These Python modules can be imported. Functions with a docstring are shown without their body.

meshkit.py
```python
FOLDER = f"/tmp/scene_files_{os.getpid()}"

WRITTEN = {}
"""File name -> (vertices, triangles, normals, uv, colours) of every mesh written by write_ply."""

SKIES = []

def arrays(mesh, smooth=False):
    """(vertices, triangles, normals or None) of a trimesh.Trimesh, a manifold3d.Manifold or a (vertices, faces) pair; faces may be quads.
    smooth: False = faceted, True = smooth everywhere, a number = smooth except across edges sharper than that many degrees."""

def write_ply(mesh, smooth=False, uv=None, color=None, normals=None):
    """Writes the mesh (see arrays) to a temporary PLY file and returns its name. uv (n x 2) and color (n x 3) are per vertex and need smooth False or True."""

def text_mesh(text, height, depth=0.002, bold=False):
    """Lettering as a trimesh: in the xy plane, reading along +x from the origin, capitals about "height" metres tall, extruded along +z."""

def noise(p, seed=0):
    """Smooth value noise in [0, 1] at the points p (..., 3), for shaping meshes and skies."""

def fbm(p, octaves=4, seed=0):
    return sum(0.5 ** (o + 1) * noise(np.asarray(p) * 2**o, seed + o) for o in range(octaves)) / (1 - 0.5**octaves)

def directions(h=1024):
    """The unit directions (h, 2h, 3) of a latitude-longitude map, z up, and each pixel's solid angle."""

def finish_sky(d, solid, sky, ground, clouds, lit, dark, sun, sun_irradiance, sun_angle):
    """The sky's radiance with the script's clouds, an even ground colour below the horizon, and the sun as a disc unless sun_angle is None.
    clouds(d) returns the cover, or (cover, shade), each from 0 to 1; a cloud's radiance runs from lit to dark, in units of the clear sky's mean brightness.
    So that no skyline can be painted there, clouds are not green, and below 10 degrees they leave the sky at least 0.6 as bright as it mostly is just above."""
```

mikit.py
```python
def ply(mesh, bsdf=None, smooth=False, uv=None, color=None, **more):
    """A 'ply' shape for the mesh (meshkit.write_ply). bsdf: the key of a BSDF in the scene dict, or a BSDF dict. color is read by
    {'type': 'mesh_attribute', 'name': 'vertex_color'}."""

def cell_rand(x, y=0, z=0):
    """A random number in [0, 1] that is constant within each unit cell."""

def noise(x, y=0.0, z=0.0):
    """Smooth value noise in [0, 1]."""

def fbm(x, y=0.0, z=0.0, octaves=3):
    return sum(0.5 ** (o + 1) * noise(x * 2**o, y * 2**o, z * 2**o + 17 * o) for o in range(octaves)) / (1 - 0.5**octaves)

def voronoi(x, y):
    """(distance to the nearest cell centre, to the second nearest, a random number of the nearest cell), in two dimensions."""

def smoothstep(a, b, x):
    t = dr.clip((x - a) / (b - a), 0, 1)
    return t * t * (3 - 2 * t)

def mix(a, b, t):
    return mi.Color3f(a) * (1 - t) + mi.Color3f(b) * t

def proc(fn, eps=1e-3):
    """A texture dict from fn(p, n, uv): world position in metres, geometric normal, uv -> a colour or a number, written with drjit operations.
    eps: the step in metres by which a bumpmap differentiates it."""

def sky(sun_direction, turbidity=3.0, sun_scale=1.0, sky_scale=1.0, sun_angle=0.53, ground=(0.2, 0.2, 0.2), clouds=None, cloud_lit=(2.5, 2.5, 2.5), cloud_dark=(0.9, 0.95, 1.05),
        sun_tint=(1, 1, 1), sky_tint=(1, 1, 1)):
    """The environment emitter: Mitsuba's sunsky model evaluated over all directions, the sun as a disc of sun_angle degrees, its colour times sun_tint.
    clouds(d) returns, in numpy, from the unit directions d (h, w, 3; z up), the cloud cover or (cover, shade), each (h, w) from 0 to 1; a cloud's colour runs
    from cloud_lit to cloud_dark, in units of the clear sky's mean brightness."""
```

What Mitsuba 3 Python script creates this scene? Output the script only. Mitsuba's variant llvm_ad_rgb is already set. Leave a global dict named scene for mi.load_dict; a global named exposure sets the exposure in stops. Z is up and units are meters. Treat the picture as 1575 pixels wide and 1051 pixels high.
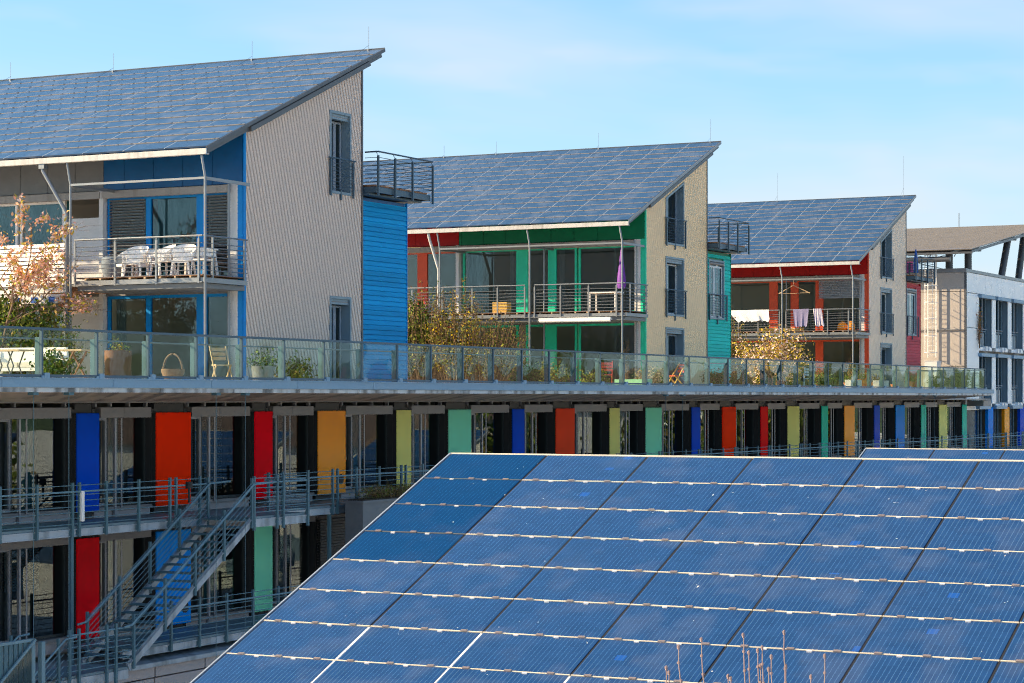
import math, random
import numpy as np, trimesh, drjit as dr, mitsuba as mi, mikit, meshkit
from shapely.geometry import Polygon, box as sbox
from shapely import affinity
from mikit import noise, fbm, cell_rand, smoothstep, mix, proc

T = mi.ScalarTransform4f
rnd = random.Random(7)
scene, labels = {}, {}

# ------------------------------------------------------------------ camera, sky, exposure
FOC, CXP, W0, H0 = 3400.0, 787.5, 1575.0, 1051.0
YAW = math.atan((2535 - CXP) / FOC)          # the long facade runs along +y, the camera looks along (-sin, cos)
CAM_Z = 12.0
scene['camera'] = {'type': 'perspective', 'fov': 2 * math.degrees(math.atan(CXP / FOC)), 'fov_axis': 'x',
                   'principal_point_offset_x': 0.0, 'principal_point_offset_y': -(612 - 525.5) / H0,
                   'near_clip': 0.5, 'far_clip': 6000.0,
                   'to_world': T().look_at(origin=[0, 0, CAM_Z], target=[-math.sin(YAW), math.cos(YAW), CAM_Z], up=[0, 0, 1])}


def clouds(d):
    az = np.arctan2(d[..., 0], d[..., 1])
    el = np.degrees(np.arcsin(np.clip(d[..., 2], -1, 1)))
    p = np.stack([az * 5 + el * 0.05, el * 0.42 + az * 1.6, az * 0 + 3.1], -1)
    n = meshkit.fbm(p, 5, seed=3)
    q = np.stack([az * 16, el * 1.5 + az * 5.0, az * 0 + 8.3], -1)
    m = meshkit.fbm(q, 5, seed=9)
    c = 0.02 + np.clip((n - 0.43) * 2.6, 0, 1) * 0.55 + np.clip((m - 0.50) * 2.4, 0, 1) * 0.34
    c = c + 0.58 * np.exp(-np.maximum(el, 0) / 4.5)
    return np.clip(c * np.clip(1.15 - el / 60, 0.6, 1), 0, 0.85)


SUN = [-0.827, -0.352, 0.455]
scene['sky'] = mikit.sky(SUN, turbidity=3, sun_scale=1.0, sky_scale=0.88, sun_angle=0.6, clouds=clouds,
                         cloud_lit=(1.72, 1.76, 1.80), cloud_dark=(1.5, 1.6, 1.75), sun_tint=(1.0, 0.97, 0.93), sky_tint=(0.70, 0.92, 1.03))
exposure = 3.0


# ------------------------------------------------------------------ helpers
class M:
    """collects geometry"""
    def __init__(self):
        self.v, self.f, self.n = [], [], 0

    def add(self, v, f):
        v = np.asarray(v, float); f = np.asarray(f, int)
        if f.shape[1] == 4:
            f = np.vstack([f[:, [0, 1, 2]], f[:, [0, 2, 3]]])
        self.v.append(v); self.f.append(f + self.n); self.n += len(v)
        return self

    def box(self, x0, x1, y0, y1, z0, z1):
        x0, x1 = min(x0, x1), max(x0, x1); y0, y1 = min(y0, y1), max(y0, y1); z0, z1 = min(z0, z1), max(z0, z1)
        v = [[x, y, z] for x in (x0, x1) for y in (y0, y1) for z in (z0, z1)]
        return self.add(v, [[0, 1, 3, 2], [4, 6, 7, 5], [0, 4, 5, 1], [2, 3, 7, 6], [0, 2, 6, 4], [1, 5, 7, 3]])

    def bar(self, p, q, w, h, up=(0, 0, 1)):
        p, q = np.array(p, float), np.array(q, float)
        d = q - p; d /= np.linalg.norm(d)
        up = np.array(up, float)
        if abs(d @ up) > 0.98: up = np.array([1.0, 0, 0])
        s = np.cross(d, up); s /= np.linalg.norm(s); u = np.cross(s, d)
        v = [c + s * a * w / 2 + u * b * h / 2 for c in (p, q) for a in (-1, 1) for b in (-1, 1)]
        return self.add(v, [[0, 1, 3, 2], [4, 6, 7, 5], [0, 4, 5, 1], [2, 3, 7, 6], [0, 2, 6, 4], [1, 5, 7, 3]])

    def tube(self, pts, r, n=6, cap=True):
        pts = np.asarray(pts, float)
        r = np.broadcast_to(r, (len(pts),))
        t = np.gradient(pts, axis=0); t /= np.linalg.norm(t, axis=1, keepdims=True) + 1e-12
        ref = np.array([0, 0, 1.0]) if abs(t[0, 2]) < 0.9 else np.array([1.0, 0, 0])
        a = np.cross(t, ref); a /= np.linalg.norm(a, axis=1, keepdims=True) + 1e-12
        b = np.cross(t, a)
        an = np.arange(n) * 2 * np.pi / n
        v = (pts[:, None] + r[:, None, None] * (np.cos(an)[None, :, None] * a[:, None] + np.sin(an)[None, :, None] * b[:, None])).reshape(-1, 3)
        f = []
        for i in range(len(pts) - 1):
            for j in range(n):
                k = (j + 1) % n
                f.append([i * n + j, (i + 1) * n + j, (i + 1) * n + k, i * n + k])
        v = list(v)
        m = len(pts) * n
        self.add(v, f)
        if cap:
            e0 = [[0, j, j + 1] for j in range(1, n - 1)]
            e1 = [[m - n, m - n + j + 1, m - n + j] for j in range(1, n - 1)]
            self.f.append(np.array(e0 + e1) + self.n - m)
        return self

    def mesh(self, m, mat=None):
        v = np.array(m.vertices)
        if mat is not None: v = v @ np.array(mat)[:3, :3].T + np.array(mat)[:3, 3]
        return self.add(v, m.faces)

    def quad(self, a, b, c, d):
        return self.add([a, b, c, d], [[0, 1, 2, 3]])

    def get(self):
        return np.vstack(self.v), np.vstack(self.f)


def extrude(poly, o, e1, e2, depth):
    """shapely polygon in the plane o + x e1 + y e2, extruded along e1 x e2 by depth"""
    out = M(); o, e1, e2 = (np.array(k, float) for k in (o, e1, e2)); e3 = np.cross(e1, e2)
    for g in getattr(poly, 'geoms', [poly]):
        if g.is_empty or g.area < 1e-6 or g.geom_type != 'Polygon': continue
        m = trimesh.creation.extrude_polygon(g, abs(depth), engine='earcut')
        v = np.array(m.vertices)
        if depth < 0: v[:, 2] += depth
        out.add(o + v[:, :1] * e1 + v[:, 1:2] * e2 + v[:, 2:] * e3, m.faces)
    return out


used = {}


def key_of(name):
    n = used.get(name, -1) + 1; used[name] = n
    return name if n == 0 else f'{name}_{n:03d}'


def thing(name, label, cat, group=None, kind=None):
    k = key_of(name); labels[k] = {'label': label, 'category': cat}
    if group: labels[k]['group'] = group
    if kind: labels[k]['kind'] = kind
    return k


def part(parent, name, mesh, mat, label=None, smooth=False, kind=None, uv=None, color=None, **more):
    k = key_of((parent + '__' + name) if parent else name)
    scene[k] = mikit.ply(mesh.get() if isinstance(mesh, M) else mesh, mat, smooth=smooth, uv=uv, color=color, **more)
    if label or kind:
        labels[k] = {}
        if label: labels[k]['label'] = label
        if kind: labels[k]['kind'] = kind
    return k


def copy(parent, name, shape, to_world, mat=None, label=None):
    k = key_of(parent + '__' + name)
    scene[k] = {**shape, 'to_world': to_world}
    if mat: scene[k]['bsdf'] = {'type': 'ref', 'id': mat}
    if label: labels[k] = {'label': label}
    return k


def solid(name, mesh, mat, label, cat, group=None, **kw):
    k = part(None, name, mesh, mat, **kw)
    labels[k] = {'label': label, 'category': cat}
    if group: labels[k]['group'] = group
    return k


def struct(name, mesh, mat):
    k = part(None, name, mesh, mat); labels[k] = {'kind': 'structure', 'label': name.replace('_', ' ')}
    return k


# ------------------------------------------------------------------ materials
def pbr(name, col, rough=0.5, spec=0.5, metal=0.0, two=True, **kw):
    c = col if isinstance(col, dict) else {'type': 'rgb', 'value': list(col)}
    b = {'type': 'principled', 'base_color': c, 'roughness': rough, 'specular': spec, **kw}
    if metal: b['metallic'] = metal
    scene[name] = {'type': 'twosided', 'bsdf': b} if two else b


def grain(col, amp=0.12, s=(3, 3, 3), amp2=0.06, s2=25.0):
    c = np.array(col, float)

    def fn(p, n, uv):
        k = 1 + amp * 2 * (fbm(p.x * s[0], p.y * s[1], p.z * s[2], 3) - 0.5) + amp2 * 2 * (noise(p.x * s2, p.y * s2, p.z * s2) - 0.5)
        return mi.Color3f(*[float(x) for x in c]) * k
    return proc(fn)


def streaked(col, dirt, amount=0.5, su=2.5):
    """rain streaks: stains elongated downwards"""
    c, d0 = [float(x) for x in col], [float(x) for x in dirt]

    def fn(p, n, uv):
        a = fbm((p.x + p.y) * su * 4, p.z * 0.5, 3.3, 3)
        b = fbm(p.x * 1.3, p.y * 1.3, p.z * 2, 3)
        t = smoothstep(0.5, 0.78, a * 0.7 + b * 0.45) * amount
        k = 0.94 + 0.12 * noise(p.x * 30, p.y * 30, p.z * 30)
        return mix(c, d0, t) * k
    return proc(fn)


def paint(col, amp=0.19):
    c = [float(x) for x in col]

    def fn(p, n, uv):
        board = cell_rand(dr.floor(p.z / 0.155), dr.floor(p.y / 28.0), 2)
        k = 1 + amp * (board - 0.5) * 1.6 + amp * (fbm(p.y * 1.5, p.z * 14, p.x, 3) - 0.5) * 1.4
        return mi.Color3f(*c) * k
    return proc(fn)


def pv(c0, c1, line, cell, bus, per=0.35, flake=0.0, dirt=0.10):
    """solar cells: crystals vary from cell to cell, thin printed conductors; uv in metres"""
    c0, c1, line = ([float(x) for x in c] for c in (c0, c1, line))

    def fn(p, n, uv):
        u, v = uv.x, uv.y
        cu, cv = dr.floor(u / cell), dr.floor(v / cell)
        r = cell_rand(cu, cv, dr.floor(p.x * 0.7) + 13 * dr.floor(p.y * 0.6))
        k = 0.75 * fbm(u * 6, v * 6, 1.5, 2) * 0.6 + per * r
        col = mix(c0, c1, dr.clip(k, 0, 1))
        if flake:
            r2 = cell_rand(cu + 31, cv + 7, dr.floor(p.x * 0.62) + 11 * dr.floor(p.y * 0.7))
            col = mix(col, [c1[0] * 0.5, c1[1] * 1.25, c1[2] * 1.9], dr.select(r2 > 1 - flake, mi.Float(0.8), mi.Float(0.0)))
        if bus:
            w = dr.abs(u / bus - dr.floor(u / bus) - 0.5)
            col = mix(col, line, dr.select(w < 0.055, mi.Float(0.85), mi.Float(0.0)))
            g = dr.abs(v / cell - dr.floor(v / cell) - 0.5)
            col = mix(col, line, dr.select(g > 0.485, mi.Float(0.16), mi.Float(0.0)))
        dust = smoothstep(0.45, 0.8, fbm(p.x * 2.3, p.y * 2.3, 4.0, 3)) * dirt
        spot = dr.select(noise(p.x * 9 + 5, p.y * 9, 2.0) * noise(p.x * 31, p.y * 31, 7.0) > 0.875, mi.Float(0.75), mi.Float(0.0))
        return mix(mix(col, [0.42, 0.42, 0.4], dust), [0.7, 0.7, 0.68], spot)
    return proc(fn)


pbr('pv_front', pv((0.005, 0.036, 0.125), (0.012, 0.062, 0.19), (0.065, 0.15, 0.30), 0.125, 0.0625, flake=0.003, dirt=0.05), 0.22, 0.5)
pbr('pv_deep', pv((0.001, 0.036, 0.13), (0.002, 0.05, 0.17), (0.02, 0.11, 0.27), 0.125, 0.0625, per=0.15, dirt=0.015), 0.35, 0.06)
pbr('pv_roof', pv((0.016, 0.052, 0.118), (0.026, 0.072, 0.152), (0.1, 0.14, 0.22), 0.16, 0, per=0.3), 0.20, 0.5)
pbr('pv_brown', grain((0.15, 0.135, 0.12), 0.25, (0.6, 3, 3)), 0.4, 0.4)
pbr('rail_cream', grain((0.54, 0.50, 0.41), 0.15), 0.5)
pbr('rail_roof', grain((0.185, 0.175, 0.165), 0.15), 0.55)
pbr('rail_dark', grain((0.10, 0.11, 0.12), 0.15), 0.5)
pbr('clamp', (0.36, 0.29, 0.26), 0.4, metal=0.5)
pbr('black_matt', (0.015, 0.017, 0.02), 0.6)
pbr('strip_pale', (0.62, 0.64, 0.66), 0.5)
pbr('strip_blue', (0.25, 0.30, 0.37), 0.45)
for q_, c_ in enumerate(((0.65, 0.54, 0.47), (0.83, 0.60, 0.35), (0.73, 0.59, 0.46))):
    pbr(f'clad_beige_{q_}', grain(c_, 0.05, (4, 4, 0.4)), 0.45, 0.4)
pbr('clad_groove', (0.50, 0.40, 0.33), 0.6)
for q_, c_ in enumerate(((0.42, 0.345, 0.30), (0.77, 0.555, 0.325), (0.67, 0.54, 0.42))): pbr(f'clad_groove_{q_}', c_, 0.6)
pbr('siding_blue', paint((0.002, 0.30, 0.64)), 0.55, 0.12)
pbr('siding_teal', paint((0.01, 0.52, 0.44)), 0.55, 0.15)
pbr('siding_red', paint((0.52, 0.05, 0.07)), 0.55, 0.15)
pbr('blue_paint', grain((0.002, 0.22, 0.62), 0.06), 0.4, 0.2)
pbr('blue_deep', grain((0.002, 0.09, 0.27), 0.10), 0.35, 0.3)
pbr('green_paint', grain((0.03, 0.60, 0.37), 0.06), 0.4, 0.2)
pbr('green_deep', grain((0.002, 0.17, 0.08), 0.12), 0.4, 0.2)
pbr('red_paint', grain((0.62, 0.09, 0.04), 0.06), 0.4, 0.2)
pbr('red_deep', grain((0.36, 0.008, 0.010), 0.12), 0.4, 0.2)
pbr('grey_panel', grain((0.14, 0.155, 0.17), 0.10), 0.5)
pbr('grey_box', streaked((0.27, 0.27, 0.27), (0.15, 0.14, 0.13), 0.5), 0.5)
pbr('white_wall', grain((0.58, 0.60, 0.62), 0.05), 0.6)
pbr('white_paint', (0.78, 0.78, 0.77), 0.4)
pbr('white_plastic', (0.80, 0.80, 0.79), 0.3)
pbr('gutter_white', streaked((0.50, 0.51, 0.51), (0.30, 0.29, 0.27), 0.55), 0.45)
pbr('steel', grain((0.24, 0.265, 0.29), 0.12, (2, 2, 2)), 0.42, 0.5, metal=0.55)
pbr('gallery_paint', grain((0.07, 0.15, 0.19), 0.14, (3, 3, 1)), 0.5, 0.4)
pbr('rail_gallery', grain((0.14, 0.25, 0.31), 0.10, (3, 3, 1)), 0.45, 0.5)
pbr('steel_dark', grain((0.075, 0.085, 0.10), 0.15), 0.4, 0.5)
pbr('steel_blue', grain((0.065, 0.115, 0.16), 0.14, (5, 5, 1)), 0.45, 0.5, metal=0.3)
pbr('deck_steel', grain((0.13, 0.20, 0.24), 0.15), 0.5, 0.5)
pbr('beam_galv', streaked((0.38, 0.44, 0.50), (0.20, 0.24, 0.27), 0.9, 1.2), 0.5, 0.5, metal=0.3)
pbr('fascia_blue', grain((0.19, 0.32, 0.45), 0.06, (1, 0.6, 3)), 0.45, 0.5, metal=0.2)
pbr('gutter_zinc', streaked((0.52, 0.55, 0.57), (0.10, 0.10, 0.10), 0.95, 1.0), 0.5)
pbr('concrete_brown', streaked((0.33, 0.26, 0.20), (0.12, 0.10, 0.085), 0.8, 0.7), 0.8)
pbr('lintel_grey', grain((0.22, 0.215, 0.22), 0.06, (1, 1, 1)), 0.5, metal=0.2)
pbr('base_grey', grain((0.36, 0.33, 0.33), 0.10), 0.7)
pbr('frame_grey', (0.30, 0.31, 0.34), 0.4, metal=0.3)
pbr('frame_black', (0.03, 0.04, 0.045), 0.4)
pbr('frame_window', (0.17, 0.25, 0.31), 0.4)
pbr('jamb_dark', (0.03, 0.033, 0.036), 0.5)
pbr('interior', (0.34, 0.32, 0.29), 0.8)
pbr('interior_dark', (0.30, 0.29, 0.27), 0.8)
pbr('curtain_teal', grain((0.05, 0.18, 0.21), 0.25, (1, 9, 0.2)), 0.8)
pbr('curtain_dark', grain((0.20, 0.10, 0.05), 0.3, (1, 9, 0.2)), 0.8)
pbr('curtain_pale', grain((0.45, 0.45, 0.42), 0.25, (9, 9, 0.2)), 0.8)
pbr('blind_slat', (0.42, 0.44, 0.46), 0.35, metal=0.4)
pbr('blind_dark', (0.14, 0.16, 0.18), 0.4, metal=0.3)
pbr('stone_dark', grain((0.10, 0.11, 0.11), 0.6, (2.5, 2.5, 2.5), 0.3, 9), 0.6)
pbr('white_clad', grain((0.80, 0.82, 0.84), 0.04, (1, 1, 1)), 0.4)
pbr('beige_clad', grain((0.40, 0.37, 0.345), 0.05, (1, 1, 1)), 0.6)
pbr('wood', grain((0.25, 0.12, 0.06), 0.3, (2, 14, 14)), 0.6)
pbr('wood_pale', grain((0.50, 0.36, 0.22), 0.25, (5, 5, 5)), 0.6)
pbr('rust', grain((0.17, 0.075, 0.04), 0.35, (3, 3, 3)), 0.8)
pbr('timber_wall', grain((0.62, 0.60, 0.56), 0.06, (1, 1, 1)), 0.7)
pbr('terracotta', grain((0.48, 0.17, 0.08), 0.15), 0.8)
pbr('terrace_floor', grain((0.50, 0.46, 0.40), 0.2), 0.8)
pbr('stem', grain((0.16, 0.10, 0.06), 0.3), 0.8)
pbr('twig', grain((0.30, 0.22, 0.22), 0.3), 0.7)
pbr('soil', (0.04, 0.03, 0.02), 0.9)
pbr('cushion_cloth', (0.62, 0.60, 0.55), 0.9)
pbr('cloth_white', (0.75, 0.75, 0.76), 0.9)
pbr('cloth_lilac', (0.20, 0.19, 0.33), 0.9)
pbr('cloth_orange', (0.80, 0.28, 0.02), 0.8)
pbr('cloth_purple', (0.14, 0.02, 0.30), 0.6)
pbr('cloth_pink', (0.55, 0.12, 0.33), 0.9)
pbr('cloth_blue', (0.04, 0.12, 0.45), 0.9)
pbr('plastic_red', (0.60, 0.07, 0.04), 0.4)
pbr('plastic_yellow', (0.75, 0.45, 0.10), 0.5)
pbr('plastic_green', (0.25, 0.55, 0.35), 0.5)
pbr('wicker', grain((0.20, 0.12, 0.07), 0.3, (20, 20, 20)), 0.8)
pbr('planter_grey', grain((0.13, 0.145, 0.16), 0.08), 0.6)
pbr('pot_slate', (0.17, 0.22, 0.28), 0.4)
pbr('render_cream', grain((0.62, 0.54, 0.42), 0.08), 0.8)
pbr('render_white', grain((0.70, 0.69, 0.66), 0.06), 0.8)
pbr('roof_tile', grain((0.17, 0.12, 0.10), 0.25), 0.8)
pbr('ground_paving', grain((0.48, 0.46, 0.42), 0.2, (0.4, 0.4, 0.4)), 0.9)
pbr('hill_green', grain((0.07, 0.10, 0.05), 0.4, (0.02, 0.02, 0.02)), 0.9)
for nm, c in dict(cobalt=(0.001, 0.075, 0.62), orange_red=(0.95, 0.030, 0.001), crimson=(0.82, 0.002, 0.012), amber=(0.92, 0.30, 0.006), lime=(0.74, 0.72, 0.22),
                  mint=(0.22, 0.76, 0.50), vermilion=(0.86, 0.06, 0.02), turquoise=(0.03, 0.58, 0.42), azure=(0.001, 0.26, 0.85)).items():
    pbr('enamel_' + nm, grain(c, 0.03, (0.8, 0.8, 0.8), 0.0), 0.15, 0.2 if nm == 'amber' else 0.015)
scene['glass_rail'] = {'type': 'thindielectric', 'int_ior': 1.33, 'specular_transmittance': {'type': 'rgb', 'value': [0.80, 0.90, 0.83]}, 'specular_reflectance': {'type': 'rgb', 'value': [0.66, 0.74, 0.70]}}
scene['glass_window'] = {'type': 'thindielectric', 'int_ior': 1.6, 'specular_transmittance': {'type': 'rgb', 'value': [0.36, 0.48, 0.50]}, 'specular_reflectance': {'type': 'rgb', 'value': [0.50, 0.62, 0.68]}}
scene['foliage'] = {'type': 'twosided', 'bsdf': {'type': 'diffuse', 'reflectance': {'type': 'mesh_attribute', 'name': 'vertex_color'}}}
scene['towel_stripe'] = {'type': 'twosided', 'bsdf': {'type': 'diffuse', 'reflectance': proc(lambda p, n, uv: mix((0.7, 0.66, 0.7), (0.12, 0.12, 0.3), dr.select((p.x * 9 - dr.floor(p.x * 9)) > 0.5, mi.Float(1), mi.Float(0))))}}


def wavy_pane(x, y0, y1, z0, z1, amp=0.003, seed=0, axis='x'):
    nu, nv = 9, 6
    u, v = np.meshgrid(np.linspace(0, 1, nu), np.linspace(0, 1, nv), indexing='ij')
    a, b = y0 + (y1 - y0) * u, z0 + (z1 - z0) * v
    d = amp * (meshkit.noise(np.stack([a * 2.1, b * 2.3, a * 0 + seed], -1), 5) - 0.5) * 2
    P = np.stack([x + d, a, b], -1) if axis == 'x' else np.stack([a, x + d, b], -1)
    i = np.arange(nu * nv).reshape(nu, nv)
    f = np.stack([i[:-1, :-1], i[1:, :-1], i[1:, 1:], i[:-1, 1:]], -1).reshape(-1, 4)
    return P.reshape(-1, 3), f


def pane_quad(x, y0, y1, z0, z1, axis='x'):
    m = M()
    if axis == 'x': m.quad([x, y0, z0], [x, y1, z0], [x, y1, z1], [x, y0, z1])
    else: m.quad([y0, x, z0], [y1, x, z0], [y1, x, z1], [y0, x, z1])
    return m


# ------------------------------------------------------------------ ground
GZ = 0.0
g = M(); g.quad([-2500, -2500, GZ], [2500, -2500, GZ], [2500, 2500, GZ], [-2500, 2500, GZ])
struct('ground', g, 'ground_paving')
# wooded hills on the far side of the valley (north-east, mirrored in the balustrade glass)
hv = []
NA, NR = 90, 8
for i in range(NA + 1):
    a = math.radians(-75 + 210 * i / NA)
    for j in range(NR + 1):
        r = 700 + 90 * j
        ht = 24 * math.sin(min(1, j / 5) * math.pi / 2) * (0.55 + 0.9 * float(meshkit.fbm(np.array([[math.cos(a) * 3.1, math.sin(a) * 3.1, 0.2]]), 4)[0])) - 4
        hv.append([r * math.cos(a), r * math.sin(a), ht + 5 * math.sin(i * 2.3 + j)])
hf = [[i * (NR + 1) + j, i * (NR + 1) + j + 1, (i + 1) * (NR + 1) + j + 1, (i + 1) * (NR + 1) + j] for i in range(NA) for j in range(NR)]
k = part(None, 'hill', (np.array(hv), np.array(hf)), 'hill_green', smooth=True); labels[k] = {'kind': 'structure', 'label': 'wooded hills'}

# ------------------------------------------------------------------ the long office building
TZ = 12.42                                     # terrace level
Y_S, Y_N = 22.0, 120.1                         # terrace slab ends
office = thing('office_building', 'long grey office building with coloured facade panels under a roof terrace', 'building')
# terrace slab and body
m = M(); m.box(-33.2, -66, Y_S, Y_N - 0.3, 12.14, TZ); part(office, 'terrace_slab', m, 'terrace_floor')
m = M(); m.box(-43.0, -66, Y_S + 1, 131, 0, 12.10); part(office, 'wall', m, 'interior_dark')
m = M(); m.box(-36.3, -43.02, Y_S + 1, 131, 11.86, 12.13); part(office, 'ceiling', m, 'interior')
for zf in (5.12, 8.40):
    m = M(); m.box(-36.97, -43.02, Y_S + 1, 131, zf, zf + (0.4 if zf > 6 else 0.5)); part(office, 'floor_slab', m, 'interior')
q = Y_S + 1.1
while q < 131:
    m = M(); m.box(-36.75, -43.02, q, q + 0.12, 5.6, 11.88); part(office, 'partition', m, 'interior'); q += 8.22
m = M(); m.box(-36.7, -43.02, Y_S + 0.9, Y_S + 1.05, 0, 12.1); m.box(-36.7, -43.02, 130.9, 131.05, 0, 12.1); part(office, 'end_wall', m, 'base_grey')
y = Y_S
while y < Y_N - 0.2:
    y2 = min(y + 3.962, Y_N)
    m = M(); m.box(-31.98, -32.12, y + 0.006, y2 - 0.006, 12.235, 12.44); m.box(-31.95, -32.0, y + 0.006, y2 - 0.006, 12.425, 12.452)
    part(office, 'fascia_plate', m, 'fascia_blue')
    y = y2
m = M(); m.box(-31.98, -36, Y_N, Y_N + 0.14, 12.235, 12.44); part(office, 'fascia_plate', m, 'fascia_blue')
y = Y_S
while y < Y_N - 0.2:
    y2 = min(y + 3.1, Y_N)
    m = M(); m.box(-32.03, -32.24, y + 0.01, y2 - 0.01, 12.125, 12.222)
    part(office, 'gutter', m, 'gutter_zinc')
    y = y2
# sloping concrete soffit, cast in bays
y = Y_S + 1.4
while y < Y_N - 0.5:
    y2 = min(y + 4.1, Y_N)
    m = M()
    a0, a1 = y + 0.012, y2 - 0.012
    m.add([[-32.26, a0, 12.11], [-35.0, a0, 11.90], [-35.0, a1, 11.90], [-32.26, a1, 12.11], [-32.26, a0, 12.16], [-35.0, a0, 12.13], [-35.0, a1, 12.13], [-32.26, a1, 12.16]],
          [[0, 1, 2, 3], [4, 7, 6, 5], [0, 4, 5, 1], [3, 2, 6, 7], [1, 5, 6, 2], [0, 3, 7, 4]])
    part(office, 'soffit_panel', m, 'concrete_brown')
    y = y2
m = M(); m.box(-35.02, -36.7, Y_S + 1, 130.8, 11.875, 11.945); part(office, 'head_track', m, 'lintel_grey')

PANELS = [(41.6, 1, 'mint'), (46.0, 0, 'cobalt'), (49.75, 1, 'orange_red'), (54.18, 0, 'crimson'), (57.95, 1, 'amber'), (62.38, 0, 'lime'), (66.19, 1, 'mint'), (70.58, 0, 'cobalt'),
          (74.43, 1, 'vermilion'), (78.88, 0, 'lime'), (82.7, 1, 'mint'), (87.19, 0, 'cobalt'), (91.0, 1, 'orange_red'), (95.36, 0, 'crimson'), (99.25, 1, 'lime'), (103.72, 0, 'turquoise'),
          (107.5, 1, 'amber'), (112.0, 0, 'cobalt'), (116.05, 1, 'azure'), (120.4, 0, 'turquoise'), (124.24, 1, 'lime'), (128.7, 0, 'turquoise')]
LOWER = {46.0: 'crimson', 49.75: 'azure', 54.18: 'mint', 41.6: 'cobalt', 57.95: 'lime'}
WORD = dict(cobalt='cobalt blue', orange_red='orange red', crimson='crimson', amber='amber orange', lime='pale lime', mint='mint green', vermilion='vermilion', turquoise='turquoise green', azure='azure blue')


def rbox(x0, x1, y0, y1, z0, z1, b=0.015):
    """box with bevelled vertical and horizontal front edges (front = +x)"""
    m = M()
    xf = max(x0, x1); xb = min(x0, x1)
    v, f = [], []
    for (x, o) in ((xb, 0), (xf - b, 0), (xf, b)):
        v += [[x, y0 + o, z0 + o], [x, y1 - o, z0 + o], [x, y1 - o, z1 - o], [x, y0 + o, z1 - o]]
    for s in (0, 4):
        for j in range(4):
            q = (j + 1) % 4
            f.append([s + j, s + q, s + q + 4, s + j + 4])
    f += [[8, 9, 10, 11], [0, 3, 2, 1]]
    return m.add(v, f)


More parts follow.
